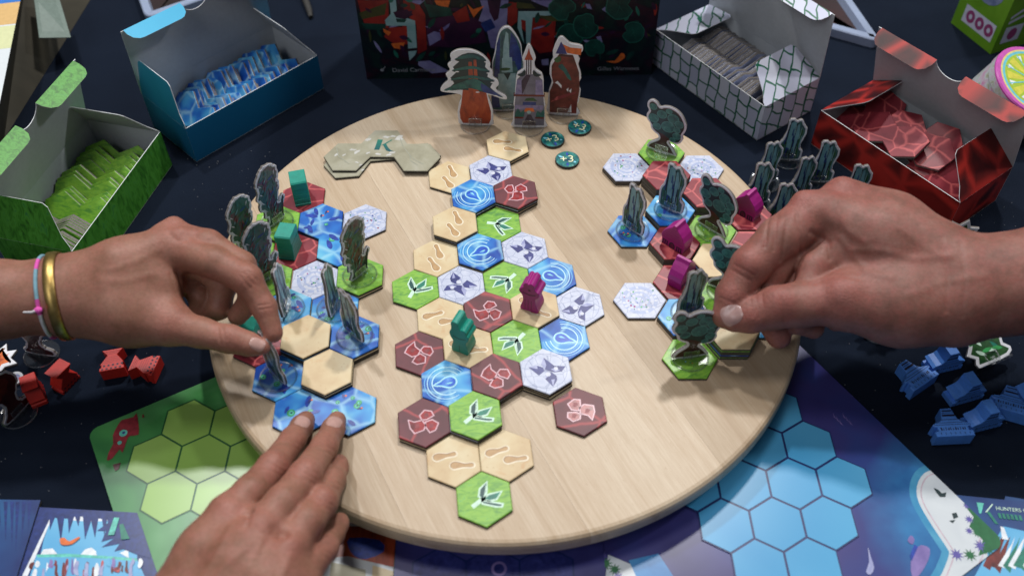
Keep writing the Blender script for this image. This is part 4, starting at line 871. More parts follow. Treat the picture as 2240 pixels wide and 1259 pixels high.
for u, v, z, rx, rz, lab in ((2022, 846, .53, -90, 33, 'blue palace house lying face up, farthest left of the group'), (2058, 800, .003, 0, 14, 'blue palace house standing farthest from the camera'), (2104, 866, .003, 0, 16, 'blue palace house standing in the middle of the group'),
                         (2086, 962, .53, -90, 2, 'blue palace house lying face up, nearest the camera'), (2142, 926, .003, 0, 14, 'blue palace house standing between the two lying face up'), (2204, 908, .53, -90, -22, 'blue palace house lying face up near the right edge'), (2254, 866, .003, 0, 14, 'blue palace house cut off by the right edge of view')):
    lay(m_bh, 'palace_house', u, v, z, rx, rz, lab, 'house', gb)

# ------------------------------------------------------------------ printed mats and booklets lying on the cloth
def clip(q, c):                                                  # keep the part of outline q inside the convex outline c
    if area(c) < 0: c = c[::-1]
    for i in range(len(c)):
        a, b = c[i-1], c[i]; out = []
        sd = lambda p: (b[0]-a[0])*(p[1]-a[1])-(b[1]-a[1])*(p[0]-a[0])
        for j in range(len(q)):
            p, r = q[j-1], q[j]; sp, sr = sd(p), sd(r)
            if (sp >= 0) != (sr >= 0): t = sp/(sp-sr); out.append((p[0]+(r[0]-p[0])*t, p[1]+(r[1]-p[1])*t))
            if sr >= 0: out.append(tuple(r))
        q = out
        if len(q) < 3: return []
    return q
def flat(name, pts, z0, z1, top, arts, label, cat, group=None, side='edge', bev=0):
    """a thin sheet from world outline pts; arts are (world outline, material) printed on its face"""
    cx, cy = np.mean([p[0] for p in pts]), np.mean([p[1] for p in pts]); sh = lambda q: [(p[0]-cx, p[1]-cy) for p in q]
    mb = MB(); mb.prism(sh(pts), 0, z1-z0, MT[side], MT[top], bev)
    for i, (q, m) in enumerate(arts):
        q = clip(list(q), pts)
        if len(q) > 2: mb.ngon(sh(q), z1-z0+.003+.0015*i, MT[m])
    return tag(mb.obj(name, None, (cx, cy, z0)), label, cat, group)
def px(pts, z): return [P(u, v, z)[:2] for u, v in pts]
def rrect(o, ax, L, Wd, r=.8):                                   # rounded rectangle: corner o, long axis angle ax, other side to its left
    pts = []
    for cx, cy, a0 in ((L-r, r, -90), (L-r, Wd-r, 0), (r, Wd-r, 90), (r, r, 180)):
        pts += [(cx+r*math.cos(math.radians(a0+i*15)), cy+r*math.sin(math.radians(a0+i*15))) for i in range(7)]
    return tr(pts, ax, 1, *o)
MT['mat_green'] = tones('green_mat_print', [(.03, .16, .05), (.06, .26, .07), (.13, .36, .14)], .12, .3, 3)
MT['mat_hex_green'] = tones('lime_hex_print', [(.23, .42, .06), (.32, .51, .13)], .1, .3, 2)
MT['mat_line_green'] = plain('dark_green_line', (.015, .10, .03), .35)
MT['mat_blue'] = tones('purple_sea_print', [(.022, .018, .11), (.045, .045, .20), (.03, .07, .26)], .14, .3, 3)
MT['mat_sea'] = tones('bright_sea_print', [(.012, .09, .28), (.03, .20, .48), (.06, .30, .58)], .25, .3, 4)
MT['mat_hex_blue'] = tones('sky_hex_print', [(.045, .30, .58), (.11, .42, .68)], .1, .3, 2)
MT['mat_line_blue'] = plain('navy_line', (.008, .02, .12), .35)
MT['mat_shallow'] = tones('shallow_print', [(.03, .24, .46), (.10, .38, .56)], .5, .3)
MT['sand_print'] = tones('sand_print', [(.56, .60, .64), (.68, .72, .74)], .4, .3)
MT['sand_pink'] = plain('sand_pink_line', (.58, .46, .52), .3)
MT['mauve'] = tones('mauve_rock_print', [(.16, .12, .34), (.34, .25, .55)], .6, .3)
MT['star_purple'] = plain('purple_leaf_print', (.12, .10, .36), .3); MT['star_green'] = plain('green_leaf_print', (.02, .14, .05), .3)
gM = 'printed player mats half under the turntable'
def hexes(o, ang, idx, w=3.06):
    h = hexo(w, math.radians(ang)); out = []
    for c, r in idx:
        x, y = c*3.06, r*3.06*math.sqrt(3)/2; a = math.radians(ang)
        out.append([(p[0]+o[0]+x*math.cos(a)-y*math.sin(a), p[1]+o[1]+x*math.sin(a)+y*math.cos(a)) for p in h])
    return out
gc = (-26.75, -10.35)
GM = rrect((gc[0]+30*math.cos(math.radians(-61.5)), gc[1]+30*math.sin(math.radians(-61.5))), math.radians(118.5), 30, 21)
GM = tr(rrect((0, 0), 0, 30, 21, .7), math.radians(-61.5), 1, *gc)
hg = hexes((-20.42, -9.85), -1.2, [(0, 0), (1, 0), (2, 0), (-.5, -1), (.5, -1), (1.5, -1), (0, -2), (1, -2), (2, -2)])
ln = [(off(h, .05), 'mat_line_green') for h in hg]; fg = [(off(h, -.06), 'mat_hex_green') for h in hg]
beast = px([(268, 918), (292, 912), (299, 903), (303, 925), (303, 950), (285, 953), (278, 962), (268, 990), (262, 982), (246, 1002), (234, 1006), (240, 985), (248, 970), (247, 952), (258, 930)], .1)
arts = ln+fg+[(smooth(beast, 2), 'crimson'), (circ(.26, 14, *P(270, 947, .1)[:2]), 'lily_eye'), (circ(.10, 10, *P(271, 946, .1)[:2]), 'indigo'), (circ(.14, 12, *P(262, 968, .1)[:2]), 'lily_eye'),
              (px([(247, 1016), (265, 1011), (260, 1026), (252, 1030)], .1), 'trunk'), (px([(311, 908), (314, 905), (316, 912), (312, 914)], .1), 'crimson')]
flat('player_mat', GM, .012, .10, 'mat_green', arts, 'green player mat with lime hexes and a maroon beast', 'mat', gM)
cn = P(2200, 1186, .2)[:2]; dv = math.radians(-58.46)
BMAT = tr(rrect((-30, 0), 0, 30, 21.6, .7), dv, 1, *cn); BMAT = [(2*0+p[0], p[1]) for p in BMAT]
# the sheet lies to the right hand side of its edge direction (towards the viewer's left)
BMAT = tr([(x, -y) for x, y in rrect((-30, 0), 0, 30, 21.6, .7)], dv, 1, *cn)
hb = hexes((17.38, -15.07), .4, [(0, 0), (.5, 1), (1, 0), (.5, -1), (-.5, -1), (-.5, 1), (-1, 0), (-1.5, -1), (0, 2), (1, 2) if False else (-1, 2), (1.5, -1) if False else (-1, -2), (0, -2), (-2, 0)], 2.98)
Z2 = .21
arts = []
BI = None
beach = smooth([(2052, 1028), (2022, 1034), (2006, 1062), (2010, 1098), (2040, 1150), (2070, 1195), (2076, 1212), (2062, 1250), (2050, 1280), (2110, 1290), (2160, 1220), (2150, 1190), (2165, 1160), (2120, 1090), (2085, 1058)], 3)
bw = px(beach, Z2)
arts += [(off(bw, .42), 'mat_shallow'), (bw, 'sand_print'), (off(bw, -.22), 'sand_pink'), (off(bw, -.30), 'sand_print')]
arts += [(px([(2120, 1090), (2196, 1176), (2190, 1196), (2140, 1215), (2150, 1180), (2120, 1150), (2130, 1130), (2108, 1102)], Z2), 'star_green')]
rr = random.Random(11)
def star(u, v, s, m):
    c = P(u, v, Z2); n = 9; a0 = rr.uniform(0, 1)
    return ([(c[0]+s*(1 if i % 2 == 0 else .42)*math.cos(a0+math.pi*i/n), c[1]+s*(1 if i % 2 == 0 else .42)*math.sin(a0+math.pi*i/n)) for i in range(2*n)], m)
arts += [star(2115, 1105, .26, 'star_purple'), star(2120, 1135, .3, 'star_purple'), star(2140, 1128, .3, 'star_green'), star(2120, 1160, .26, 'star_purple'), star(2137, 1165, .3, 'star_green'), star(2145, 1193, .42, 'star_purple'), star(2093, 1212, .42, 'star_purple'), star(2122, 1213, .42, 'star_green'), star(2160, 1200, .4, 'star_green')]
for q in ([(2042, 1066), (2052, 1070), (2060, 1078), (2070, 1076), (2068, 1086), (2056, 1086), (2048, 1076)], [(2082, 1122), (2092, 1120), (2096, 1130), (2086, 1134)], [(2076, 1138), (2090, 1136), (2084, 1143)]): arts.append((px(q, Z2), 'pine_dark'))
arts += [(smooth(px([(1992, 1228), (2008, 1195), (2020, 1192), (2034, 1200), (2030, 1225), (2010, 1258), (1996, 1262)], Z2), 2), 'mauve'), (smooth(px([(1985, 1182), (1992, 1170), (2000, 1178), (1996, 1190)], Z2), 2), 'mauve'), (px([(2000, 1190), (2008, 1195), (1994, 1226), (1990, 1215)], Z2), 'deep')]
arts += [(smooth(px([(1898, 1195), (1904, 1215), (1912, 1240), (1904, 1256), (1894, 1250), (1901, 1228)], Z2), 2), 'lilac')]
for i in range(6):
    u, v = 1822+7*i, 902+(i % 3)*7; arts.append((px([(u, v), (u+3, v+8), (u+9, v+15), (u+2, v+10)], Z2), 'mauve'))
arts += [(px([(1330, 1212), (1390, 1238), (1420, 1300), (1320, 1300)], Z2), 'sand_print'), (px([(1375, 1225), (1440, 1210), (1500, 1300), (1410, 1300)], Z2), 'mat_sea'), star(1325, 1232, .45, 'star_green'), star(1345, 1245, .4, 'star_green'), star(1318, 1215, .35, 'star_purple'), star(1352, 1262, .4, 'star_purple')]
arts += [(off(h, .05), 'mat_line_blue') for h in hb]+[(off(h, -.03), 'mat_hex_blue') for h in hb]
bcx, bcy = np.mean([p[0] for p in BMAT]), np.mean([p[1] for p in BMAT]); qx, qy, _ = P(2150, 1140, Z2)
def seamat():
    g = G('sea_gradient_print'); v = g.co(rnd=False)
    d = g.n('VectorMath', {0: v, 1: (qx-bcx, qy-bcy, 0)}, operation='DISTANCE').outputs['Value']
    d = g.math('ADD', d, g.math('MULTIPLY', g.math('SUBTRACT', g.noise(v, .16, 3), .5), 4.0))
    pur = g.ramp(g.noise(v, .14, 3), [(.3, (.024, .020, .115)), (.5, (.045, .042, .19)), (.7, (.03, .055, .23))])
    sea = g.ramp(g.noise(v, .3, 4), [(.3, (.012, .10, .30)), (.7, (.035, .22, .48))])
    f_ = g.ramp(g.math('MULTIPLY', d, .1), [(.46, (1, 1, 1)), (.76, (0, 0, 0))])
    return g.fin(g.mix(f_, pur, sea), .3)
MT['mat_seablue'] = seamat()
flat('player_mat', BMAT, .115, Z2-.01, 'mat_seablue', arts, 'purple sea player mat with sky blue hexes and a beach', 'mat', gM)
flat('player_mat', [(-6.55, -30), (5.5, -30), (5.5, -14), (-6.55, -14)], .216, .30, 'mat_blue',
     [(off(h, .05), 'mat_line_blue') for h in hexes((-.9, -20.6), 0, [(0, 0), (-1, 0), (1, 0)])]+[(off(h, -.05), 'indigo') for h in hexes((-.9, -20.6), 0, [(0, 0), (-1, 0), (1, 0)])]
     + [(circ(.45, 20, -.55, -20.2), 'mauve'), (circ(.3, 20, -.55, -20.2), 'indigo')], 'dark indigo mat strip below the front rim of the turntable', 'mat', gM)
flat('player_mat', [(-12.6, -30), (-6.6, -30), (-6.6, -14), (-12.6, -14)], .112, .20, 'sand_print',
     [(px([(640, 1150), (880, 1150), (866, 1240), (820, 1230), (760, 1215), (720, 1220), (650, 1180)], .2), 'wood_red'), (smooth(px([(765, 1175), (830, 1180), (840, 1205), (800, 1222), (775, 1215), (762, 1195)], .2), 2), 'deep'),
      (px([(725, 1228), (800, 1245), (800, 1300), (715, 1300)], .2), 'stone'), (px([(815, 1235), (866, 1250), (866, 1300), (812, 1300)], .2), 'tan')], 'pale and rust coloured mat corner beside the little finger', 'mat', gM)
# booklets
MT['night'] = tones('night_cover_print', [(.012, .025, .13), (.02, .07, .22), (.02, .14, .30)], .16, .3, 3)
MT['sky_print'] = tones('sky_cover_print', [(.10, .40, .70), (.20, .55, .80)], .2, .3, 2); MT['cloud_print'] = plain('cloud_print', (.80, .84, .88), .3)
MT['navy_leaf'] = plain('navy_leaf_print', (.016, .035, .17), .3, .3)
gK = 'rule booklets at the front corners of the table'
zb = .14
flat('booklet', px([(-60, 1090), (88, 1092), (26, 1290), (-140, 1290)], .3), .012, .26, 'night', [(px([(u, 1096), (u+9, 1096), (u+10+d, 1096+l)], .27), 'navy_leaf') for u, d, l in ((-10, 2, 60), (8, -6, 90), (22, -6, 100), (34, -10, 110), (48, -10, 80), (60, -8, 60))], 'dark blue booklet cut off by the left front corner', 'booklet', gK)
def shards(seed, n, u0, u1, v0, lo, hi, sk=-8):
    r2 = random.Random(seed); o = []
    for i in range(n):
        u = u0+(u1-u0)*i/n+r2.uniform(-4, 4); w = r2.uniform(14, 26); l = r2.uniform(lo, hi)
        o.append([(u-w/2, v0), (u+w/2, v0), (u+sk+r2.uniform(-6, 6), v0+l)])
    return o
cov = [(px([(112, 1131), (255, 1140), (300, 1160), (300, 1225), (88, 1215), (95, 1180)], zb), 'sky_print')]
cov += [(px(q, zb), 'cloud_print') for q in ([(155, 1130), (170, 1128), (200, 1130), (240, 1137), (200, 1140), (160, 1137)], [(88, 1212), (95, 1200), (115, 1198), (125, 1210), (120, 1216)], [(176, 1212), (186, 1200), (200, 1196), (210, 1204), (212, 1216)], [(110, 1131), (113, 1133), (60, 1259), (48, 1259)], [(262, 1208), (280, 1200), (282, 1220)])]
cov += [(px(q, zb), 'navy_leaf') for q in shards(4, 8, 118, 262, 1122, 18, 66, -3)+[[(268, 1130), (330, 1150), (330, 1220), (300, 1212), (270, 1200), (250, 1205), (262, 1188), (222, 1196), (250, 1176), (222, 1184), (232, 1160), (212, 1160), (240, 1140)]]]
cov += [(px([(80, 1212), (300, 1222), (330, 1290), (55, 1290)], zb), 'sky_print'), (px([(80, 1212), (150, 1210), (215, 1214), (300, 1220), (300, 1226), (215, 1220), (150, 1217), (82, 1218)], zb), 'lily_eye')]
r2 = random.Random(9)
for i in range(34):
    u, v0, l, w_ = 70+i*7.2+r2.uniform(-5, 5), 1219+r2.uniform(0, 26), r2.uniform(12, 42), r2.uniform(4, 12)
    cov.append((smooth(px([(u, v0), (u+w_*.6, v0+2), (u+w_*r2.uniform(.3, .9), v0+l*.5), (u+r2.uniform(-4, 6), v0+l), (u-w_*.5, v0+l*.8), (u-w_*r2.uniform(.1, .6), v0+l*.4)], zb), 2), r2.choice(['redrock', 'cliff', 'redrock', 'mauve', 'lilac', 'cloud_print', 'cloud_print', 'sky_print'])))
cov += [(smooth(px([(132, 1178), (142, 1176), (152, 1184), (172, 1174), (175, 1177), (158, 1190), (140, 1192), (133, 1188)], zb), 2), 'orange')]
cov += [(px([(250, 1132), (262, 1132), (250, 1170), (237, 1170)], zb), 'lily_eye'), (px([(262, 1148), (270, 1145), (284, 1178), (266, 1180)], zb), 'leaf_mid')]
flat('booklet', px([(84, 1108), (300, 1120), (360, 1300), (22, 1300)], .13), .012, .125, 'navy_leaf', cov, 'booklet with a blue sky cover, red bird and green letter K', 'booklet', gK)
zr = .11
cov = [(px([(2195, 1150), (2240, 1160), (2290, 1200), (2290, 1280), (2120, 1280), (2160, 1210)], zr), 'sky_print')]
for i in range(13):
    u = 2150+i*11; cov.append((px([(u+30, 1165+r2.uniform(0, 25)), (u+38, 1172), (u+16, 1240+r2.uniform(0, 20)), (u, 1236)], zr), r2.choice(['redrock', 'cliff', 'lilac', 'cloud_print', 'cloud_print', 'leaf_mid'])))
cov += [(px([(2188, 1150), (2196, 1153), (2206, 1180), (2192, 1178)], zr), 'cloud_print'), (px([(2136, 1098), (2152, 1100), (2146, 1122), (2142, 1122)], zr), 'lily_eye'), (px([(2170, 1101), (2172, 1103), (2158, 1120), (2155, 1119)], zr), 'leaf_pale'), (px([(2158, 1119), (2164, 1118), (2184, 1146), (2176, 1144)], zr), 'leaf_mid')]
for i in range(6): cov.append((px([(2182+9*i, 1121+i), (2188+9*i, 1122+i), (2192+9*i, 1134+i), (2185+9*i, 1132+i)], zr), 'leaf_mid'))
o = flat('booklet', px([(2090, 1081), (2200, 1092), (2300, 1100), (2300, 1300), (2040, 1300)], .12), .012, .105, 'night', cov, 'booklet at the right front corner with a waterfall cover', 'booklet', gK)
mb = MB(); vs, fs = text2d('HUNTERS OF')
x, y, z = P(2216, 1114, zr+.02); letter(mb, 'HUNTERS OF', .24, 0, MT['leaf_pale'], -.12, 0, 0); mb.obj('lettering', o, (x-o.location.x/U, y-o.location.y/U, z-.012+.004), (0, 0, 0))
flat('booklet', px([(2199, 1084), (2300, 1100), (2300, 1130), (2196, 1100)], .012), .002, .009, 'night', [], 'booklet corner peeking out behind the right front booklet', 'booklet', gK)

# ------------------------------------------------------------------ tuck boxes full of tiles
BL, BD, BH_ = 13.1, 6.35, 3.5
def tuckbox(name, org, ang, print_, label, lf, rf, lid, group='open tuck boxes around the turntable'):
    root = empty(name, (org[0], org[1], .0), math.radians(ang)); tag(root, label, 'box', group)
    pr, cd, ed = MT[print_], MT['card'], MT['card_edge']; t = .05
    mb = MB()
    mb.sheet([(0, 0, .02), (BL, 0, .02), (BL, BD, .02), (0, BD, .02)], (0, 0, -1), t, pr, cd, ed); mb.obj('floor_panel', root)
    for nm, pts, nr in (('front_panel', [(0, 0, .02), (BL, 0, .02), (BL, 0, BH_), (0, 0, BH_)], (0, -1, 0)), ('back_panel', [(0, BD, .02), (BL, BD, .02), (BL, BD, BH_), (0, BD, BH_)], (0, 1, 0)),
                        ('end_panel', [(0, .002, .02), (0, BD-.002, .02), (0, BD-.002, BH_), (0, .002, BH_)], (-1, 0, 0)), ('end_panel', [(BL, .002, .02), (BL, BD-.002, .02), (BL, BD-.002, BH_), (BL, .002, BH_)], (1, 0, 0))):
        mb = MB(); mb.sheet(pts, nr, t, pr, cd, ed); mb.obj(nm, root)
    for sd, a in ((0, lf), (1, rf)):                             # dust flaps hinged on the two ends
        a = math.radians(a); s_ = 1 if sd == 0 else -1; x0 = 0 if sd == 0 else BL; w = 3.5
        prof = [(.02, 0), (BD-.02, 0), (BD-.12, 1.0), (BD-.55, w-.35), (BD-.9, w), (1.55, w), (1.2, w-.25), (.55, 1.1), (.08, .35)]
        bow = lambda y, l: .12*math.sin(math.pi*l/w)
        mb = MB(); ny = 1
        pts = [(x0+s_*(l*math.sin(a)), y, BH_+.01+l*math.cos(a)) for y, l in prof]
        mb.sheet(pts, (-s_*math.cos(a), 0, math.sin(a)), t, pr, cd, ed); mb.obj('dust_flap', root)
    a = math.radians(lid); LW = 6.1                              # lid with a thumb notch and a tuck flap in two halves
    up = Vector((0, math.sin(a), math.cos(a))); n_out = Vector((0, math.cos(a), -math.sin(a)))
    pt = lambda x, l: Vector((x, BD, BH_+.01))+up*l
    nr_ = 1.25; cx = BL/2
    prof = [(0, 0), (BL, 0), (BL, LW)] + [(cx+nr_*math.cos(t_), LW-nr_*.85*math.sin(t_)) for t_ in (i/12*math.pi for i in range(13))] + [(0, LW)]
    mb = MB(); mb.sheet([pt(x, l) for x, l in prof], n_out, t, pr, cd, ed); mb.obj('lid', root)
    ta = math.radians(68); td = (-n_out*math.sin(ta)+up*math.cos(ta)*.0 - Vector((0, 0, 1))*.18).normalized()
    for x0, x1 in ((.25, cx-nr_), (cx+nr_, BL-.25)):
        d = 1.45; pr2 = [(x0, 0), (x1, 0)]
        inner = x1 if x1 < cx else x0
        def corner(xc, sgn): return [(xc, d*.35), (xc-sgn*.18, d*.72), (xc-sgn*.55, d*.95)]
        pr2 += corner(x1, 1)+[(x1-.9, d), (x0+.9, d)]+corner(x0, -1)[::-1]
        mb = MB(); pts = [pt(x, LW)+Vector((0, 0, .02))+td*l for x, l in pr2]
        mb.sheet(pts, td.cross(Vector((1, 0, 0)))*(1 if td.cross(Vector((1, 0, 0))).z > 0 else -1), t*.8, pr, cd, ed); mb.obj('tuck_flap', root)
    return root
def local(root, p):                                              # box frame -> table frame, cm
    c, s_ = math.cos(root.rotation_euler.z), math.sin(root.rotation_euler.z)
    return (root.location.x/U+c*p[0]-s_*p[1], root.location.y/U+s_*p[0]+c*p[1], p[2])
_dm = {}
def dmesh(kind, edge='edge_grey'):
    if (kind, edge) not in _dm:
        mb = MB(); mb.prism(tr(DBL, 0, .955), 0, TH, MT[edge], MT[kind], .03, MT[kind]); _dm[(kind, edge)] = mb.mesh('double_hex_tile')
    return _dm[(kind, edge)]
def row(root, kind, x0, x1, n, tilt, label, group, y=BD/2, z=.1, jit=.06, flip=False, jt=5):
    """tiles standing on their long side across the box, leaning along it by tilt degrees"""
    rr = random.Random(n)
    for i in range(n):
        x = x0+(x1-x0)*i/(n-1); tl = math.radians(tilt+rr.uniform(-jt, jt)); x += rr.uniform(-.09, .09)
        h = 1.79; c = local(root, (x+rr.uniform(-.02, .02)+math.sin(tl)*h, y+rr.uniform(-jit, jit), z+math.cos(tl)*h+.02))
        R = Matrix.Rotation(root.rotation_euler.z+rr.uniform(-.02, .02), 3, 'Z') @ Matrix.Rotation(-math.pi/2+tl if not flip else math.pi/2+tl, 3, 'Y') @ Matrix.Rotation(math.pi/2, 3, 'Z')
        o = place(dmesh(kind), 'double_hex_tile', None, c); o.rotation_euler = R.to_euler(); tag(o, label, 'tile', group)
b1 = tuckbox('tuck_box', (-30.05, 2.11), 75.2, 'box_green', 'grass green open tuck box at the left with green tiles', 18, 33, -12)
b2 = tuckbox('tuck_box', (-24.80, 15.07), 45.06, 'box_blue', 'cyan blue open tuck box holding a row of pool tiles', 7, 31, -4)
b3 = tuckbox('tuck_box', (13.45, 27.32), -55.1, 'box_white', 'open tuck box printed with white stones and green joints', 76, 57, -4)
b4 = tuckbox('tuck_box', (25.27, 16.04), -54.1, 'box_red', 'glossy red open tuck box holding loose red rock tiles', 55, 44, -17)
row(b1, 'grass', 3.6, 9.6, 17, 50, 'grass tile leaning in the row inside the green box', 'grass tiles in the green box', jt=11)
row(b1, 'grass', .35, 3.0, 12, 6, 'grass tile standing upright, grey edge up, inside the green box', 'grass tiles in the green box', z=.1, jt=2)
row(b2, 'water', 1.2, 10.0, 26, 42, 'pool tile leaning in the row inside the blue box', 'pool tiles in the blue box', jt=9)
row(b3, 'marble', 1.6, 10.6, 34, 22, 'plaza tile standing edge up in the stone printed box', 'plaza tiles in the stone printed box', flip=False)
rr = random.Random(14)
RL = ['tilted red rock tile leaning on the front wall of the red box', 'red rock tile at the left end inside the red box', 'long red rock tile on top of the red box heap', 'red rock tile beside the right flap inside the red box',
      'red rock tile sloping down at the middle of the red box', 'lower red rock tile in the middle of the red box heap', 'red rock tile at the back wall of the red box', 'dark red rock tile in shade under the left flap']
for i, (x, y, z, rx, ry, rz) in enumerate(((5.2, 2.1, 3.35, 22, -10, 2), (2.6, 3.2, 2.6, 18, 8, 86), (6.9, 3.3, 3.35, 20, 4, -6), (10.6, 3.2, 2.3, 18, 16, -84), (8.6, 3.2, 2.75, 24, 10, -70), (6.4, 3.4, 2.2, 12, 2, 8), (8.4, 3.9, 2.6, 14, 6, 6), (2.6, 3.4, 1.5, 20, 0, 8))):
    c = local(b4, (x, y, z)); o = place(dmesh('redrock'), 'double_hex_tile', None, c)
    o.rotation_euler = (Matrix.Rotation(b4.rotation_euler.z, 3, 'Z') @ Matrix.Rotation(math.radians(rx), 3, 'X') @ Matrix.Rotation(math.radians(ry), 3, 'Y') @ Matrix.Rotation(math.radians(rz), 3, 'Z')).to_euler()
    tag(o, RL[i], 'tile', 'red rock tiles in the red box')

# ------------------------------------------------------------------ big cover box at the back
CX, CY, CW, CH, CDp = .66, 25.65, 25.1, 26.0, 7.0
def onface(u, v):                                                # point of the standing face under a photo point (print layout)
    d = _f + ((u-PW/2)/FPX)*RX - ((v-PH/2)/FPX)*UP; q = CAM+d*((CY-CAM[1])/d[1]); return (q[0]-CX, q[2])
MT['cover_bg'] = tones('dark_jungle_print', [(.004, .006, .012), (.008, .026, .024), (.006, .010, .018), (.035, .008, .020), (.012, .012, .045)], .45, .32, 6)
MT['cover_red'] = tones('cover_red_print', [(.16, .012, .015), (.42, .035, .025)], .5, .32); MT['cover_olive'] = tones('olive_print', [(.03, .05, .02), (.10, .09, .03)], .6, .32)
MT['cover_lilac'] = tones('cover_lilac_print', [(.14, .12, .34), (.34, .34, .60)], .5, .32); MT['cover_ice'] = tones('cover_fall_print', [(.20, .42, .46), (.38, .58, .62)], .7, .32)
MT['cover_leaf'] = tones('cover_leaf_print', [(.006, .03, .03), (.012, .09, .07)], .8, .32); MT['cover_rim'] = plain('cover_leaf_rim', (.02, .16, .12), .32)
MT['cover_plum'] = tones('plum_print', [(.02, .008, .03), (.07, .015, .06)], .6, .32)
root = empty('cover_box', (CX, CY, 0)); tag(root, 'large dark box with a red waterfall jungle cover standing behind the board', 'box')
mb = MB(); mb.box(-CW/2, CW/2, .0, CDp, .0, CH, MT['cover_bg']); mb.obj('carton', root)
mb = MB(); mb.T = Matrix.Rotation(math.pi/2, 4, 'X')
art = [([(782, 0), (850, 0), (850, 62), (800, 60), (790, 30)], 'cover_red'), ([(786, 28), (846, 6), (842, 32), (792, 42)], 'cover_olive'), ([(790, 50), (845, 52), (842, 66), (800, 64)], 'cover_leaf'),
       ([(882, 0), (916, 8), (930, 32), (934, 108), (914, 118), (911, 55), (900, 42), (884, 26)], 'cover_red'), ([(852, 60), (892, 58), (892, 96), (868, 100), (840, 80)], 'cover_red'), ([(838, 62), (856, 70), (850, 78), (840, 70)], 'orange'), ([(855, 95), (886, 92), (880, 108), (862, 105)], 'orange'),
       ([(852, 0), (866, 0), (868, 22), (862, 30), (908, 45), (912, 104), (893, 106), (890, 56), (845, 56), (842, 44), (855, 30)], 'cover_ice'), ([(860, 26), (890, 20), (904, 32), (886, 42), (866, 38)], 'cover_plum'), ([(866, 40), (890, 42), (885, 49), (868, 48)], 'cover_leaf'), ([(893, 112), (912, 110), (908, 120), (896, 132)], 'cover_ice'),
       ([(932, 44), (1000, 30), (1050, 42), (1066, 92), (990, 104), (935, 100)], 'cover_plum'), ([(935, 76), (950, 68), (966, 72), (964, 86), (940, 100)], 'cover_lilac'), ([(930, 58), (945, 50), (940, 62)], 'cover_lilac'), ([(960, 66), (984, 50), (982, 58), (966, 72)], 'cover_lilac'), ([(885, 0), (930, 0), (918, 10)], 'cover_lilac'), ([(950, 0), (985, 0), (980, 18), (955, 10)], 'orange'),
       ([(930, 8), (985, 16), (990, 34), (940, 38)], 'cover_leaf'), ([(990, 30), (1020, 12), (1028, 45), (1000, 50)], 'cover_red'), ([(1050, 0), (1112, 0), (1104, 112), (1074, 104), (1064, 62), (1045, 50), (1056, 20)], 'cover_lilac'), ([(1066, 0), (1096, 0), (1090, 40), (1081, 46), (1071, 26)], 'cover_plum'), ([(1050, 50), (1074, 40), (1084, 60), (1062, 70)], 'fall_blue'),
       ([(1022, 8), (1035, 20), (1060, 12), (1046, 26), (1036, 38), (1028, 22)], 'orange'), ([(915, 134), (940, 132), (984, 156), (945, 160), (915, 142)], 'cover_lilac'), ([(1110, 14), (1132, 4), (1132, 46), (1115, 60), (1110, 45)], 'cover_red'), ([(1130, 4), (1162, 8), (1172, 18), (1130, 18)], 'cover_olive'), ([(1160, 0), (1215, 0), (1210, 20), (1182, 10)], 'cover_lilac'),
       ([(1165, 38), (1216, 44), (1210, 112), (1180, 116), (1160, 95)], 'cover_red'), ([(1136, 42), (1150, 45), (1150, 70), (1140, 60)], 'cover_red'), ([(1134, 24), (1200, 24), (1210, 32), (1165, 38), (1160, 96), (1151, 96), (1150, 45), (1140, 42), (1141, 60), (1147, 96), (1132, 60)], 'cover_ice'), ([(1170, 32), (1215, 36), (1250, 46), (1200, 46)], 'cover_olive'),
       (smooth([(1325, 133), (1345, 132), (1358, 116), (1366, 118), (1366, 126), (1352, 136), (1340, 137)], 2), 'orange'), ([(1184, 130), (1200, 128), (1200, 142), (1186, 142)], 'cover_lilac'), ([(1280, 8), (1290, 8), (1295, 20), (1284, 18)], 'cover_lilac'), ([(1316, 20), (1324, 14), (1326, 27)], 'cover_lilac'), ([(1304, 80), (1314, 78), (1322, 105), (1314, 100)], 'cover_lilac')]
rc = random.Random(21)
for i in range(110):
    u, v = rc.uniform(785, 1436), rc.uniform(-10, 128); l, w_, t_ = rc.uniform(5, 17), rc.uniform(2, 6), rc.uniform(0, 3.1)
    art.insert(0 if i % 3 else len(art), (smooth([(u+l*math.cos(t_), v+l*math.sin(t_)), (u-w_*math.sin(t_), v+w_*math.cos(t_)), (u-l*math.cos(t_), v-l*math.sin(t_)), (u+w_*math.sin(t_), v-w_*math.cos(t_))], 2), rc.choice(['cover_leaf', 'cover_leaf', 'cover_plum', 'cover_plum', 'cover_olive', 'cover_red', 'cover_lilac', 'cover_rim'])))
for u, v, r in ((1230, 18, 30), (1246, 78, 30), (1282, 56, 30), (1300, 104, 22), (1355, 14, 32), (1385, 70, 26)):
    rot_ = rc.uniform(0, 6.3); c = [(u+r*math.cos(t)*k_, v+r*.9*math.sin(t)*k_) for t, k_ in ((t, (1-.45*math.exp(-((math.sin((t-rot_)/2))/.16)**2))*rc.uniform(.93, 1.05)) for t in (i*math.pi/10 for i in range(20)))]; art += [(c, 'cover_rim'), ([(u+(p[0]-u)*.93, v+(p[1]-v)*.93) for p in c], 'cover_leaf')]
    for q_ in (1.2, 2.1, 3.1, 4.1, 5.0): art.append(([(u-.4, v), (u+.4, v), (u+r*.85*math.cos(rot_+q_), v+r*.76*math.sin(rot_+q_))], 'cover_rim'))
for i, (p, m) in enumerate(art): mb.ngon([onface(*q) for q in p], .006+.0005*i, MT[m])
mb.obj('cover_print', root)
MT['grey_text'] = plain('grey_lettering', (.36, .38, .44), .4)
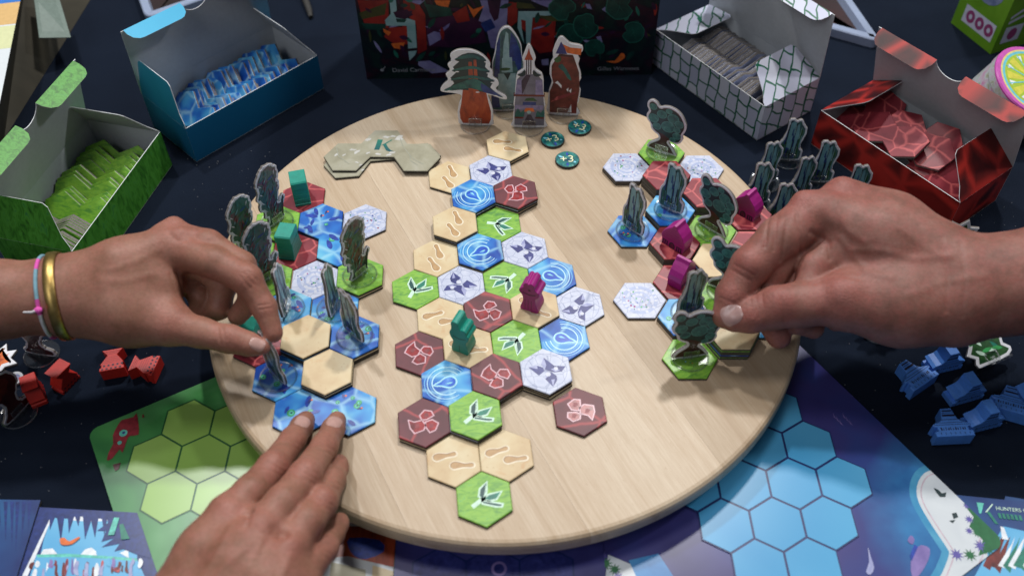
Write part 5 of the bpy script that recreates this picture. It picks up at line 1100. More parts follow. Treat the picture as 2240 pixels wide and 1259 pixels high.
mb = MB(); mb.T = Matrix.Rotation(math.pi/2, 4, 'X')
a = onface(905, 152); letter(mb, 'David Carmona', .42, .095, MT['grey_text'], 0, *a); a = onface(1352, 149); letter(mb, 'Gilles Warmoes', .40, .095, MT['grey_text'], 0, *a)
a = onface(836, 152); mb.ngon(circ(.16, 12, *a), .095, MT['grey_text']); stroke(mb, [(a[0]+.05, a[1]), (a[0]+.3, a[1]+.35)], .07, .095, MT['grey_text'])
mb.obj('lettering', root)

# ------------------------------------------------------------------ things at the back edge of the picture
MT['brown_box'] = tones('brown_carton', [(.035, .030, .018), (.065, .055, .035)], .25, .6); MT['grey_green'] = plain('grey_green_card', (.16, .21, .18), .5, .1)
MT['white_print'] = plain('white_print', (.74, .78, .80), .4, .03); MT['yellow_print'] = plain('pale_yellow_print', (.72, .74, .42), .4, .05); MT['peach_print'] = plain('peach_print', (.74, .48, .20), .4, .06); MT['sky_band'] = plain('blue_band_print', (.05, .20, .60), .4)
ht = 5.0
A0, A1 = P(0, 222, ht), P(46, -6, ht); B0, B1 = P(70, 206, 0), P(200, -4, 0)
A0 = tuple(A0[i]-(A1[i]-A0[i])*.5 for i in range(3)); B0 = tuple(B0[i]-(B1[i]-B0[i])*.4 for i in range(3)); A1 = tuple(A1[i]+(A1[i]-A0[i])*.3 for i in range(3)); B1 = tuple(B1[i]+(B1[i]-B0[i])*.3 for i in range(3))
wv = np.array([-14.0, -2.5, 0]); a0, a1, b0, b1 = map(np.array, (A0, A1, B0, B1))
root = empty('carton_box', tuple(b0)); tag(root, 'brown carton with a banded pale lid at the far left edge', 'box')
rel = lambda p: tuple(np.array(p)-b0)
mb = MB(); c = [rel(p) for p in (b0, b1, b1+wv, b0+wv, a0, a1, a1+wv, a0+wv)]
mb.add(c, [[0, 1, 5, 4], [1, 2, 6, 5], [2, 3, 7, 6], [3, 0, 4, 7], [3, 2, 1, 0]], MT['brown_box']); mb.add(c[4:], [[0, 1, 2, 3]], MT['white_print']); mb.obj('carton', root)
mb = MB(); L_ = a1-a0
for (va, vb), m in (((105, 55), 'yellow_print'), ((52, 4), 'peach_print'), ((4, -40), 'sky_band')):
    tfun = lambda v: (lambda u: u)(np.clip((np.dot(np.array(P(46+(0-46)*(v+6)/228, v, ht))-a0, L_)/np.dot(L_, L_)), 0, 1))
    t0, t1 = tfun(va), tfun(vb); q = [a0+L_*t0, a0+L_*t1, a0+L_*t1+wv, a0+L_*t0+wv]; mb.add([tuple(np.array(rel(p))+[0, 0, .006]) for p in q], [[0, 1, 2, 3]], MT[m])
mb.obj('lid_print', root)
mb = MB(); mb.sheet([rel(P(86, 83, 3.2)), rel(P(155, 82, 2.4)), rel(P(128, -8, 3.4)), rel(P(74, -8, 4.4))], (1, -.3, 1), .08, MT['grey_green'], MT['grey_green'], MT['grey_green']); mb.obj('flap', root)
def tray(name, pts, label, inner, z=.9):
    cx, cy = np.mean([p[0] for p in pts]), np.mean([p[1] for p in pts]); q = [(p[0]-cx, p[1]-cy) for p in pts]
    r = empty(name, (cx, cy, 0)); tag(r, label, 'tray', 'white rimmed trays at the back of the table')
    mb = MB(); n = len(q); i1 = off(q, -.75); i2 = off(q, -.95)
    for za, zb_, pa, pb in ((0, z-.1, q, q), (z-.1, z, q, off(q, -.1)), (z, z, off(q, -.1), i1), (z, .25, i1, i2)):
        mb.add([(x, y, za) for x, y in pa]+[(x, y, zb_) for x, y in pb], [[i, (i+1) % n, n+(i+1) % n, n+i] for i in range(n)], MT['tray_rim'])
    mb.obj('rim', r); mb = MB(); mb.prism(i2, .02, .24, MT[inner]); mb.obj('tray_floor', r)
MT['tray_rim'] = plain('blue_white_rim', (.30, .36, .50), .4, .05); MT['tray_dark'] = tones('dark_maroon_insert', [(.012, .006, .006), (.04, .008, .010)], .3, .5)
def quadround(c, d1, d2, l1, l2, r=1.2):                         # rounded quad from corner c along unit vectors d1, d2
    c, d1, d2 = map(np.array, (c, d1, d2)); d1 = d1/np.linalg.norm(d1); d2 = d2/np.linalg.norm(d2); o = []
    for (p, e, f_) in ((c, d2, d1), (c+d1*l1, -d1, d2), (c+d1*l1+d2*l2, -d2, -d1), (c+d2*l2, d1, -d2)):
        for k in range(7): t = k/6; o.append(tuple(p+e*r*(1-t)**2+f_*r*t**2))
    return o if area(o) > 0 else o[::-1]
c = np.array(P(318, 40, .9)[:2]); d1 = np.array(P(430, 2, .9)[:2])-c; d2 = np.array(P(303, -2, .9)[:2])-c
tray('tray', quadround(c, d1, d2, 14, 16), 'white rimmed tray with dark red insert behind the blue box lid', 'tray_dark')
c = np.array(P(1930, 92, .9)[:2]); d1 = np.array(P(1815, 60, .9)[:2])-c; d2 = np.array(P(1864, -2, .9)[:2])-c
tray('tray', quadround(c, d1, d2, 15, 16), 'white rimmed tray with dark red insert between the stone and red boxes', 'tray_dark')
# lime box and round tin at the far right
MT['lime'] = tones('lime_print', [(.10, .26, .012), (.20, .42, .03)], .2, .35); MT['sticker'] = plain('pale_sticker', (.56, .58, .70), .4, .06); MT['plum'] = plain('plum_print', (.28, .05, .16), .4); MT['bluegrey'] = tones('blue_grey_print', [(.08, .12, .26), (.30, .36, .52)], 1.0, .4)
g0, g1, g2 = (np.array(P(*q, 0)[:2]) for q in ((2166, 119), (2080, 50), (2250, 40)))
ax = (g1-g0)/np.linalg.norm(g1-g0); ay = np.array([-ax[1], ax[0]]); ay = ay if ay @ (g2-g0) > 0 else -ay
LA, LB = float(np.linalg.norm(g1-g0)), 9.0
root = empty('lime_box', (g0[0], g0[1], 0), math.atan2(ax[1], ax[0])); tag(root, 'lime green carton with a pale sticker strip at the top right corner', 'box')
sy = 1 if (ax[0]*ay[1]-ax[1]*ay[0]) > 0 else -1
mb = MB(); mb.box(0, LA, min(0, sy*LB), max(0, sy*LB), 0, 13, MT['lime']); mb.obj('carton', root)
mb = MB(); yf = -sy*.01
def fq(x0, x1, z0, z1, m, dy=0): q = [(x0, yf-sy*dy, z0), (x1, yf-sy*dy, z0), (x1, yf-sy*dy, z1), (x0, yf-sy*dy, z1)]; mb.add(q, [[0, 1, 2, 3]], MT[m])
fq(LA*.10, LA*.82, .9, 2.6, 'sticker')
for i in range(3):
    cx = LA*(.22+.22*i); mb.add([(cx+.52*math.cos(t), yf-sy*.006, 1.75+.6*math.sin(t)) for t in (k*math.pi/8 for k in range(16))], [list(range(16))], MT['plum'])
    mb.add([(cx+.2*math.cos(t), yf-sy*.010, 1.75+.25*math.sin(t)) for t in (k*math.pi/6 for k in range(12))], [list(range(12))], MT['sticker'])
mb.add([(LA*.5+1.7*math.cos(t), yf-sy*.006, 5.2+1.5*math.sin(t)) for t in (k*math.pi/10 for k in range(20))], [list(range(20))], MT['bluegrey'])
xs = -.01
mb.add([(xs, sy*.6, .9), (xs, sy*2.6, .9), (xs, sy*2.6, 2.6), (xs, sy*.6, 2.6)], [[0, 1, 2, 3]], MT['sticker']); mb.add([(xs-.006, sy*1.6+.5*math.cos(t), 1.75+.6*math.sin(t)) for t in (k*math.pi/8 for k in range(16))], [list(range(16))], MT['plum'])
for z0, z1 in ((3.4, 7.4), (2.9, 5.2)): mb.add([(xs, sy*.6, z0), (xs, sy*8.6, z1), (xs, sy*8.6, z1+.3), (xs, sy*.6, z0+.3)], [[0, 1, 2, 3]], MT['sticker'])
mb.obj('carton_print', root)
root = empty('round_tin', P(2262, 178, 4.2)); tag(root, 'round tin with a rainbow striped rim and wedge pattern lid at right edge', 'tin')
root.rotation_euler = (math.radians(20), math.radians(10), .3)
MT['tin_side'] = tones('tin_side_print', [(.30, .32, .10), (.55, .60, .62), (.60, .18, .40)], 1.2, .3); MT['rim_yellow'] = plain('yellow_rim_print', (.80, .66, .22), .3); MT['rim_cyan'] = plain('cyan_rim_print', (.16, .58, .68), .3); MT['tin_lime'] = plain('lime_lid_print', (.42, .58, .05), .3); MT['tin_yellow'] = plain('yellow_lid_print', (.70, .66, .08), .3)
mb = MB(); mb.lathe([(.01, -3.6), (3.3, -3.6), (3.35, -3.5), (3.35, -.9)], MT['tin_side'], 48); mb.obj('body', root)
mb = MB(); mb.lathe([(3.36, -.95), (3.45, -.9), (3.45, -.25)], MT['tin_side'], 48); mb.lathe([(3.45, -.25), (3.45, -.12), (3.36, 0), (.01, 0)], MT['lidpink'], 48)
for k, (r, m) in enumerate(((3.05, 'rim_yellow'), (2.9, 'rim_cyan'), (2.68, 'tin_lime'))): mb.ngon(circ(r, 48), .004+.003*k, MT[m])
for i in range(9):
    a = i*2*math.pi/9; mb.ngon([(.3*math.cos(a), .3*math.sin(a)), (2.5*math.cos(a-.16), 2.5*math.sin(a-.16)), (2.5*math.cos(a+.16), 2.5*math.sin(a+.16))], .016, MT['tin_yellow'])
    mb.ngon([(1.9*math.cos(a+.3), 1.9*math.sin(a+.3)), (2.45*math.cos(a+.22), 2.45*math.sin(a+.22)), (2.45*math.cos(a+.42), 2.45*math.sin(a+.42))], .020, MT['cloud_print'])
    stroke(mb, [(.5*math.cos(a+.35), .5*math.sin(a+.35)), (2.6*math.cos(a+.35), 2.6*math.sin(a+.35))], .09, .024, MT['rim_cyan'])
mb.obj('lid', root)
mb = MB(); mb.tube([P(660, -30, .4), P(668, 0, .35), P(676, 22, .3), P(680, 38, .2)], [.35, .33, .3, .2], MT['edge'], 10)
tag(mb.obj('strap'), 'end of a dark strap lying at the top edge behind the boxes', 'strap')

# ------------------------------------------------------------------ hands: one smooth body each, from blended tapered limbs
def smin(a, b, k):
    h = np.clip(.5+.5*(b-a)/k, 0, 1); return b*(1-h)+a*h-k*h*(1-h)
class Field:
    def __init__(s, pts, res=.13, mar=2.6):
        p = np.array(pts); lo, hi = p.min(0)-mar, p.max(0)+mar
        s.res, s.o = res, lo; s.n = np.ceil((hi-lo)/res).astype(int)+1
        s.ax = [(lo[i]+res*np.arange(s.n[i])).astype(np.float32) for i in range(3)]
    def new(s): return np.full(s.n, 6.0, np.float32)
    def cap(s, D, a, b, ra, rb, k, sub=False):
        a, b = np.array(a), np.array(b); r = max(ra, rb)+k+.9
        i0 = np.maximum(((np.minimum(a, b)-r-s.o)/s.res).astype(int), 0); i1 = np.minimum(((np.maximum(a, b)+r-s.o)/s.res).astype(int)+2, s.n)
        if (i1 <= i0).any(): return
        sl = tuple(slice(x, y) for x, y in zip(i0, i1))
        X, Y, Z = np.meshgrid(*[s.ax[i][i0[i]:i1[i]] for i in range(3)], indexing='ij', sparse=True)
        ab = b-a; L2 = float(ab@ab)+1e-9
        t = np.clip(((X-a[0])*ab[0]+(Y-a[1])*ab[1]+(Z-a[2])*ab[2])/L2, 0, 1)
        d = np.sqrt((X-a[0]-t*ab[0])**2+(Y-a[1]-t*ab[1])**2+(Z-a[2]-t*ab[2])**2)-(ra+t*(rb-ra))
        if sub: D[sl] = -smin(-D[sl], d, k)
        else: D[sl] = smin(D[sl], d, k)
def surfnet(D, o, h):
    s = D < 0; n = np.array(D.shape)-1
    cor = [(i, j, k) for i in (0, 1) for j in (0, 1) for k in (0, 1)]
    sub = lambda A, c: A[c[0]:c[0]+n[0], c[1]:c[1]+n[1], c[2]:c[2]+n[2]]
    cnt = sum(sub(s, c).astype(np.int8) for c in cor); act = (cnt > 0) & (cnt < 8)
    I = np.argwhere(act); ids = np.full(n, -1, np.int64); ids[act] = np.arange(len(I))
    acc = np.zeros((len(I), 3)); w = np.zeros(len(I))
    val = {c: D[I[:, 0]+c[0], I[:, 1]+c[1], I[:, 2]+c[2]].astype(float) for c in cor}
    for a in cor:
        for d in range(3):
            if a[d] == 0:
                b = list(a); b[d] = 1; b = tuple(b); va, vb = val[a], val[b]; m = (va < 0) != (vb < 0)
                t = np.where(m, va/np.where(m, va-vb, 1), 0); p = np.array(a, float)+np.zeros((len(I), 3)); p[:, d] = t
                acc[m] += p[m]; w[m] += 1
    V = (I+acc/w[:, None])*h+o; F = []
    for d in range(3):
        e1, e2 = (d+1) % 3, (d+2) % 3; sl = [slice(None)]*3; sl[d] = slice(0, -1); A = s[tuple(sl)]; sl[d] = slice(1, None); B = s[tuple(sl)]
        for fl in (True, False):
            J = np.argwhere((A & ~B) if fl else (~A & B)); ok = (J[:, e1] > 0) & (J[:, e2] > 0) & (J[:, e1] < n[e1]) & (J[:, e2] < n[e2]); J = J[ok]
            q = []
            for u_, v_ in ((0, 0), (1, 0), (1, 1), (0, 1)):
                K = J.copy(); K[:, e1] -= u_; K[:, e2] -= v_; q.append(ids[K[:, 0], K[:, 1], K[:, 2]])
            q = np.stack(q, 1); F.append(q if fl else q[:, ::-1])
    F = np.concatenate(F); return V, F
from mathutils.bvhtree import BVHTree
BVH = {}
def hand(name, mat, label, palm, fingers, bumps=(), grooves=(), joints=(), lines=(), pk=1.1, fk=.5, arm=()):
    """palm: capsules as pairs of (u, v, z, r) nodes; fingers: chains of nodes; all read on the sight lines of the photo"""
    N = lambda q: (np.array(P(q[0], q[1], q[2])), q[3])
    allp = [N(q)[0] for c in list(palm)+list(fingers)+list(arm) for q in c]
    fd = Field(allp, .095)
    D0 = fd.new()
    for c in list(palm)+list(arm):
        for qa, qb in zip(c, c[1:]): (a, ra), (b, rb) = N(qa), N(qb); fd.cap(D0, a, b, ra, rb, pk)
    out = None
    for ch in fingers:
        Df = fd.new()
        for qa, qb in zip(ch, ch[1:]): (a, ra), (b, rb) = N(qa), N(qb); fd.cap(Df, a, b, ra, rb, .28)
        E = smin(D0, Df, fk); out = E if out is None else smin(out, E, .10)
    for qa, qb in bumps: (a, ra), (b, rb) = N(qa), N(qb); fd.cap(out, a, b, ra, rb, .55)
    for qa, qb, k in grooves: (a, ra), (b, rb) = N(qa), N(qb); fd.cap(out, a, b, ra, rb, k, True)
    V, F = surfnet(out, fd.o, fd.res)
    E = np.concatenate([F[:, [0, 1]], F[:, [1, 2]], F[:, [2, 3]], F[:, [3, 0]]]); E = np.concatenate([E, E[:, ::-1]])
    deg = np.bincount(E[:, 0], minlength=len(V))[:, None]
    for _ in range(5):
        A = np.zeros_like(V)
        for d in range(3): A[:, d] = np.bincount(E[:, 0], V[E[:, 1], d], len(V))
        V = .5*V+.5*A/np.maximum(deg, 1)
    J = np.zeros(len(V))
    for q in joints:
        (c_, r_) = N(q); J = np.maximum(J, np.exp(-((V-c_)**2).sum(1)/(r_*r_)))
    bv = BVHTree.FromPolygons(V.tolist(), F.tolist()); fn = np.cross(V[F[:, 2]]-V[F[:, 0]], V[F[:, 3]]-V[F[:, 1]]); VN = np.zeros_like(V)
    for k in range(4):
        for d in range(3): VN[:, d] += np.bincount(F[:, k], fn[:, d], len(V))
    VN /= np.linalg.norm(VN, axis=1, keepdims=True)+1e-9; sh = np.zeros(len(V))
    for pts_, w_, dep in lines:
        smp = []
        for (u0, v0), (u1, v1) in zip(pts_, pts_[1:]):
            for t in np.linspace(0, 1, 14):
                u, v = u0+(u1-u0)*t, v0+(v1-v0)*t; d = Vector(_f + ((u-PW/2)/FPX)*RX - ((v-PH/2)/FPX)*UP).normalized(); h_ = bv.ray_cast(Vector(CAM), d)[0]
                if h_: smp.append(tuple(h_))
        if not smp: continue
        smp = np.array(smp); near = np.where((np.abs(V-smp.mean(0)) < np.ptp(smp, 0)+.6).all(1))[0]
        dm = np.sqrt(((V[near][:, None]-smp[None])**2).sum(2)).min(1); sh[near] += dep*np.exp(-(dm/w_)**2)
    V = V+VN*sh[:, None]
    c0 = V.mean(0); me = bpy.data.meshes.new(name)
    me.from_pydata(((V-c0)*U).tolist(), [], F.tolist()); me.materials.append(mat)
    me.polygons.foreach_set('use_smooth', [True]*len(me.polygons))
    at = me.attributes.new('joint', 'FLOAT', 'POINT'); at.data.foreach_set('value', J.astype(np.float32)); me.update()
    o = place(me, name, None, tuple(c0)); BVH[o.name] = BVHTree.FromPolygons(V.tolist(), F.tolist())
    return tag(o, label, 'hand', 'hands reaching over the game')
def hit(o, u, v):                                                # first point of a hand on the sight line
    d = Vector(_f + ((u-PW/2)/FPX)*RX - ((v-PH/2)/FPX)*UP).normalized()
    loc, nrm, _, _ = BVH[o.name].ray_cast(Vector(CAM), d)
    return loc, (nrm if nrm.dot(d) < 0 else -nrm)
def nail(parent, uv, tip, ln, wd, mat, lean=(0, 0, 0)):
    """fingernail plate laid onto the finger at uv, growing towards the photo point tip"""
    c, n = hit(parent, *uv); n = (n+Vector(lean)).normalized()
    t_ = Vector(P(tip[0], tip[1], c.z)); a = t_-c; a = (a-n*a.dot(n)).normalized(); s_ = a.cross(n)
    tree = BVH[parent.name]; nu, nv = 15, 13; vs = []; fs = []
    for i in range(nu):
        t = i/(nu-1)*2-1
        for j in range(nv):
            w = j/(nv-1)*2-1
            hw = (1-abs(min(t, 0))**2.6*.55) if t < 0 else (1-max(0, (t-.55)/.45)**2.4*.5)
            q = c+a*(t*ln/2)+s_*(w*wd/2*hw); h_ = tree.ray_cast(q+n*.6, -n, 1.4)[0]
            e = min(1, (1-abs(w))*5, (1-abs(t))*6)
            vs.append((h_ if h_ else q-n*.25)+n*(.012+.030*e))
    for i in range(nu-1):
        for j in range(nv-1): k = i*nv+j; fs.append([k, k+1, k+nv+1, k+nv])
    pl = Vector(parent.location)/U; mb = MB(); mb.add([v-pl for v in vs], fs, mat, True)
    return mb.obj('fingernail', parent)
# left hand, pinching a waterfall piece between thumb and forefinger
LH = hand('hand', MT['skin_tan'], 'tanned left hand with bracelets pinching a waterfall standee',
    palm=[[(150, 625, 8.6, 1.75), (270, 590, 9.3, 1.75), (360, 545, 9.6, 1.35)], [(150, 660, 8.0, 1.75), (260, 655, 8.3, 1.85), (350, 625, 8.6, 1.3)], [(160, 640, 7.8, 1.7), (270, 600, 8.2, 1.6), (345, 560, 8.4, 1.2)], [(190, 680, 7.6, 1.5), (290, 690, 7.7, 1.65), (365, 700, 7.7, 1.30)]],
    arm=[[(-600, 660, 10.0, 2.8), (-300, 660, 9.3, 2.45), (0, 655, 8.5, 2.15), (115, 648, 8.2, 1.98), (190, 640, 8.2, 1.9)]],
    fingers=[[(385, 545, 9.7, 1.12), (470, 575, 9.9, .95), (540, 612, 9.4, .90), (578, 672, 8.3, .74), (598, 728, 7.35, .58)],
             [(375, 520, 9.6, 1.1), (455, 535, 9.8, .92), (528, 580, 9.2, .86), (552, 650, 7.8, .74), (520, 690, 6.6, .62)],
             [(350, 540, 9.0, 1.0), (440, 580, 8.6, .86), (490, 620, 7.6, .80), (480, 672, 6.6, .72), (452, 690, 6.1, .62)],
             [(320, 565, 8.4, .9), (400, 610, 7.8, .72), (440, 650, 6.9, .66), (430, 690, 6.2, .56)],
             [(300, 690, 7.7, 1.45), (375, 712, 7.7, 1.12), (440, 727, 7.5, .90), (500, 742, 7.3, .80), (545, 752, 7.1, .70), (573, 758, 7.0, .52)]],
    bumps=[((398, 512, 10.6, .38), (400, 514, 10.55, .38)), ((382, 488, 10.3, .40), (384, 490, 10.3, .40)), ((541, 600, 9.75, .52), (545, 604, 9.7, .50)), ((330, 545, 10.4, .22), (250, 590, 10.2, .2)), ((505, 735, 7.55, .55), (515, 738, 7.5, .5))],
    lines=[([(532, 596), (556, 622)], .07, -.05), ([(540, 590), (562, 612)], .07, -.045), ([(526, 604), (548, 630)], .07, -.04), ([(566, 668), (590, 664)], .06, -.04), ([(569, 677), (594, 673)], .06, -.035), ([(476, 716), (484, 752)], .07, -.05), ([(487, 718), (495, 754)], .07, -.05), ([(498, 722), (505, 756)], .06, -.04), ([(388, 590), (398, 625), (404, 658)], .14, -.10), ([(372, 600), (386, 640)], .09, -.04), ([(368, 508), (386, 526), (410, 526)], .10, -.05), ([(352, 545), (300, 570), (240, 590)], .22, .035), ([(330, 600), (270, 615), (220, 612)], .20, .03)],
    joints=[(541, 605, 10.0, 1.0), (580, 670, 8.8, .7), (398, 515, 10.7, 1.3), (382, 490, 10.6, 1.2), (500, 738, 7.9, 1.0), (375, 700, 8.6, 1.3), (600, 728, 7.5, .8), (572, 757, 7.2, .8)], pk=1.0, fk=.75)
nail(LH, (563, 752), (585, 760), .92, .74, MT['nail'])
# right hand of the same player, two fingertips pressing the double pool tile
FH = hand('hand', MT['skin_tan'], 'tanned hand from the bottom edge pressing the double pool tile',
    palm=[[(400, 1330, 6.0, 2.0), (455, 1215, 6.6, 1.5), (500, 1128, 6.9, 1.12)], [(470, 1360, 6.2, 2.0), (525, 1240, 7.0, 1.5), (568, 1160, 7.3, 1.15)], [(540, 1380, 6.0, 1.9), (595, 1280, 6.8, 1.4), (628, 1205, 6.9, 1.10)], [(580, 1400, 5.6, 1.6), (630, 1330, 6.0, 1.3), (652, 1275, 6.2, 1.0)], [(420, 1300, 5.2, 1.7), (500, 1210, 5.6, 1.3)]],
    arm=[[(430, 1760, 6.8, 2.7), (450, 1500, 6.2, 2.4), (470, 1370, 6.0, 2.2)]],
    fingers=[[(500, 1128, 6.9, 1.08), (550, 1075, 6.9, .92), (597, 1022, 6.3, .86), (640, 962, 4.9, .74), (660, 932, 4.15, .66), (669, 918, 3.85, .56)],
             [(568, 1160, 7.3, 1.10), (620, 1098, 7.3, .94), (667, 1040, 6.6, .88), (710, 975, 5.0, .75), (729, 937, 4.15, .67), (737, 919, 3.85, .57)],
             [(628, 1205, 6.9, 1.05), (672, 1140, 6.8, .90), (704, 1098, 6.1, .84), (727, 1050, 4.8, .72), (738, 1022, 4.0, .62), (742, 1012, 3.75, .52)],
             [(652, 1275, 6.2, .95), (682, 1228, 6.0, .80), (708, 1200, 5.4, .74), (728, 1168, 4.4, .62), (740, 1146, 3.9, .55), (744, 1138, 3.7, .47)],
             [(440, 1260, 5.2, 1.2), (520, 1180, 4.6, .95), (580, 1120, 4.1, .8), (615, 1085, 3.9, .62)]],
    bumps=[((500, 1115, 7.65, .36), (503, 1117, 7.65, .36)), ((570, 1146, 8.05, .38), (572, 1148, 8.05, .38)), ((632, 1192, 7.65, .36), (633, 1194, 7.6, .36)), ((600, 1012, 6.75, .46), (602, 1015, 6.7, .46)), ((670, 1030, 7.05, .48), (672, 1033, 7.0, .46)), ((706, 1090, 6.5, .46), (707, 1092, 6.45, .44)),
           ((505, 1140, 7.6, .2), (440, 1260, 7.6, .2)), ((572, 1170, 8.0, .2), (515, 1290, 8.0, .22)), ((630, 1215, 7.6, .18), (590, 1300, 7.6, .2))],
    grooves=[((536, 1117, 8.2, .22), (552, 1130, 8.0, .18), .5), ((610, 1160, 8.2, .2), (622, 1172, 7.9, .16), .5)],
    lines=[q for (u, v, du, dv, n_) in ((596, 1016, 26, 15, 3), (667, 1034, 26, 14, 3), (706, 1092, 22, 12, 3), (640, 962, 20, 11, 2), (712, 974, 20, 10, 2), (728, 1050, 16, 8, 2), (706, 1200, 18, 12, 2)) for q in [([(u-du+7*(i-1)*.5, v-dv-11*(i-1)), (u+du+7*(i-1)*.5, v+dv-11*(i-1))], .065, -.045) for i in range(n_)]]+[([(505, 1150), (470, 1215), (430, 1290)], .22, .05), ([(572, 1180), (545, 1240), (520, 1300)], .22, .06), ([(634, 1220), (612, 1270), (600, 1310)], .2, .05), ([(545, 1195), (505, 1222), (470, 1265)], .18, .035), ([(545, 1128), (540, 1150)], .12, -.06), ([(612, 1168), (606, 1190)], .12, -.06)],
    joints=[(500, 1115, 7.9, 1.1), (570, 1146, 8.3, 1.1), (632, 1192, 7.9, 1.1), (600, 1014, 7.1, 1.0), (668, 1032, 7.3, 1.0), (705, 1092, 6.8, .9), (638, 962, 5.5, .7), (712, 975, 5.6, .7), (708, 1200, 6.0, .9)], pk=.9, fk=.42)
nail(FH, (661, 921), (672, 900), 1.05, .86, MT['nail'])
nail(FH, (731, 921), (740, 898), 1.05, .88, MT['nail'])
# right hand of the other player
RH_ = hand('hand', MT['skin_pink'], 'ruddy right hand from the right edge reaching for a round tree standee',
    palm=[[(2080, 600, 9.0, 2.3), (1930, 525, 10.0, 2.0), (1800, 470, 10.4, 1.5)], [(2080, 630, 8.4, 2.4), (1960, 590, 8.6, 2.0), (1840, 560, 8.6, 1.55)], [(2060, 570, 9.2, 2.1), (1950, 490, 9.9, 1.7), (1860, 440, 10.1, 1.3)], [(2080, 672, 8.0, 2.3), (1970, 668, 8.2, 2.2), (1860, 660, 8.3, 1.75)], [(2000, 560, 8.2, 2.0), (1900, 500, 8.6, 1.5)]],
    arm=[[(2800, 600, 11, 3.5), (2600, 600, 10, 3.3), (2330, 600, 9.2, 3.1), (2200, 622, 8.8, 2.75), (2110, 640, 8.6, 2.5)]],
    fingers=[[(1775, 475, 10.3, 1.5), (1705, 522, 9.9, 1.34), (1642, 582, 9.0, 1.2), (1602, 645, 7.9, 1.0), (1586, 690, 7.1, .8)],
             [(1835, 440, 10.4, 1.30), (1765, 500, 9.7, 1.14), (1690, 590, 8.3, 1.06), (1672, 680, 6.4, .9), (1704, 736, 5.0, .76)],
             [(1870, 470, 9.8, 1.2), (1800, 550, 8.6, 1.1), (1735, 630, 7.2, 1.0), (1745, 700, 5.9, .84), (1780, 718, 5.3, .66)],
             [(1920, 510, 9.2, 1.1), (1850, 590, 7.8, .98), (1800, 660, 6.8, .9), (1830, 700, 6.0, .7)],
             [(1830, 545, 9.3, 1.2), (1780, 585, 8.9, .95), (1770, 630, 8.4, .9)],
             [(1930, 640, 8.3, 2.0), (1830, 655, 8.3, 1.52), (1748, 666, 8.0, 1.34), (1690, 674, 7.7, 1.26), (1642, 687, 7.4, 1.12), (1608, 694, 7.15, .90)]],
    bumps=[((1756, 440, 11.2, .62), (1762, 442, 11.2, .62)), ((1842, 412, 11.1, .66), (1846, 414, 11.1, .66)), ((1636, 572, 9.6, .7), (1642, 576, 9.6, .68)), ((1790, 462, 11.3, .28), (1960, 545, 10.9, .3)), ((1868, 432, 11.0, .26), (2010, 535, 10.8, .28)), ((1702, 655, 8.5, .72), (1716, 656, 8.5, .7)), ((1840, 640, 9.3, .8), (1856, 640, 9.3, .8))],
    grooves=[],
    lines=[([(1690, 440), (1678, 497), (1673, 540)], .10, -.08), ([(1722, 480), (1716, 527), (1708, 570)], .10, -.08), ([(1704, 452), (1697, 500), (1692, 548)], .08, -.06), ([(1742, 470), (1752, 520), (1750, 560)], .12, -.08), ([(1640, 640), (1646, 692)], .07, -.05), ([(1652, 638), (1660, 694)], .07, -.06), ([(1666, 636), (1672, 690)], .07, -.04), ([(1706, 632), (1716, 700)], .09, -.05), ([(1600, 590), (1640, 612)], .07, -.05), ([(1606, 578), (1650, 602)], .07, -.05), ([(1575, 650), (1606, 662)], .06, -.04), ([(1775, 508), (1812, 530), (1816, 565)], .16, -.10),
           ([(1838, 520), (1870, 560), (1897, 596), (1950, 606)], .24, .06), ([(1870, 545), (1930, 548), (2000, 566), (2080, 560)], .24, .055), ([(1830, 450), (1852, 503), (1893, 530)], .22, .05), ([(1970, 500), (2020, 540), (2070, 560)], .22, .035), ([(1990, 645), (2060, 618), (2150, 604)], .26, .04), ([(2060, 520), (2075, 600), (2070, 680)], .14, -.05), ([(2100, 530), (2112, 610), (2105, 690)], .12, -.04), ([(1780, 620), (1830, 600), (1880, 610)], .12, -.05)],
    joints=[(1752, 432, 11.8, 1.5), (1838, 404, 11.7, 1.5), (1632, 572, 10.0, 1.2), (1598, 645, 8.7, .9), (1700, 660, 8.8, 1.2), (1640, 690, 8.2, .9), (1830, 640, 9.6, 1.6), (1712, 738, 5.2, 1.2)], pk=1.2, fk=.6)
nail(RH_, (1601, 688), (1578, 694), 1.3, 1.15, MT['nail_pink'])
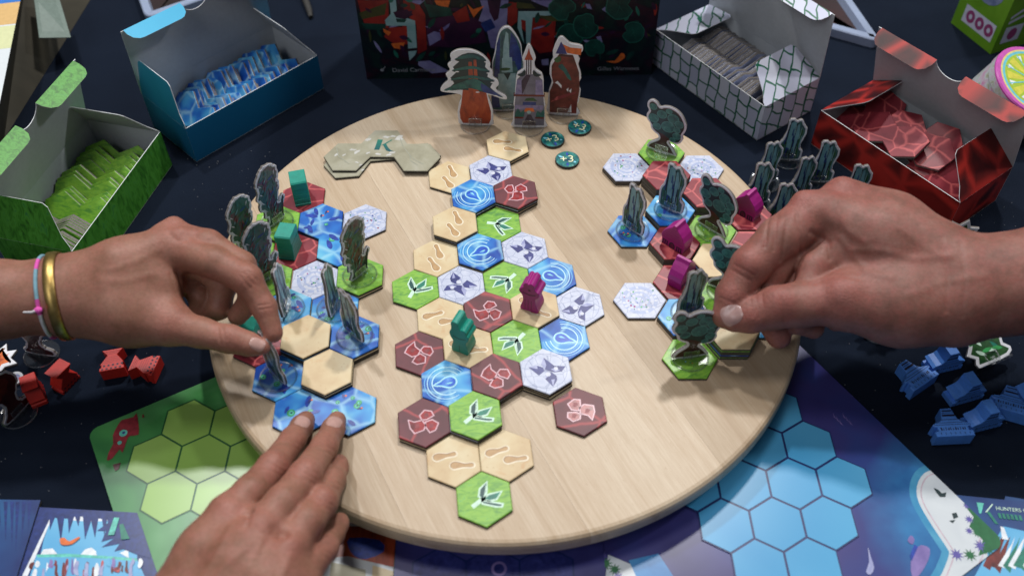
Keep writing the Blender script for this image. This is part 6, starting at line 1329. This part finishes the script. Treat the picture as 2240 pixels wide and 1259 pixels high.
# bracelets
def loop(pix_c, z, ax_, gap, n=48):                              # closed loop laid round the wrist, in the plane across the arm
    c = Vector(P(*pix_c, z)); a = Vector(ax_).normalized(); u_ = Vector((0, 0, 1)); u_ = (u_-a*u_.dot(a)).normalized(); w_ = a.cross(u_); o = []
    for i in range(n):
        d = w_*math.cos(2*math.pi*i/n)+u_*math.sin(2*math.pi*i/n); h_ = BVH[LH.name].ray_cast(c+d*6, -d, 6)[0]
        o.append((h_ if h_ else c+d*2.2)+d*gap)
    for _ in range(3): o = [(o[i-1]+o[i]*2+o[(i+1) % n])/4 for i in range(n)]
    return o, c
adir = Vector(P(190, 640, 8.2))-Vector(P(0, 655, 8.5))
pts, c = loop((134, 647), 8.2, adir+Vector((.0, .5, 0)), .13)
mb = MB(); vs = []; a = adir.normalized(); n = len(pts)
prof = [(-.34, .0), (-.30, .07), (0, .10), (.30, .07), (.34, 0), (.30, -.06), (-.30, -.06)]; k = len(prof)
for p in pts:
    o_ = (p-c).normalized(); vs += [p+a*x+o_*y-c for x, y in prof]
mb.add(vs, [[i*k+j, i*k+(j+1) % k, ((i+1) % n)*k+(j+1) % k, ((i+1) % n)*k+j] for i in range(n) for j in range(k)], MT['gold'], True)
tag(mb.obj('bangle', None, tuple(c)), 'plain gold bangle round the left wrist', 'bracelet')
pts, c = loop((106, 648), 8.3, adir+Vector((0, .3, 0)), .08)
root = empty('string_bracelet', tuple(c)); tag(root, 'thin blue, pink and white string bracelet beside the gold bangle', 'bracelet')
n = len(pts)
for i0, i1, m in ((0, 3, 'thread_white'), (3, 6, 'thread_pink'), (6, 12, 'thread_blue'), (12, 15, 'thread_pink'), (15, 40, 'thread_blue'), (40, 45, 'thread_pink'), (45, 48, 'thread_white')):
    mb = MB(); mb.tube([pts[i % n]-c for i in range(i0, i1+1)], .12, MT[m], 8); mb.obj('thread', root)
kn = pts[4]-c; kd = kn.normalized(); mb = MB(); mb.tube([kn+kd*.05-a*.2, kn+kd*.12, kn+kd*.05+a*.2], [.12, .24, .12], MT['thread_pink'], 10); mb.obj('knot', root)
mb = MB(); mb.tube([kn+kd*.1, kn+kd*.16-a*.35+Vector((0, -.1, 0)), kn+kd*.14-a*.8+Vector((0, -.05, 0))], [.09, .08, .05], MT['thread_white'], 8); mb.obj('loose_end', root)
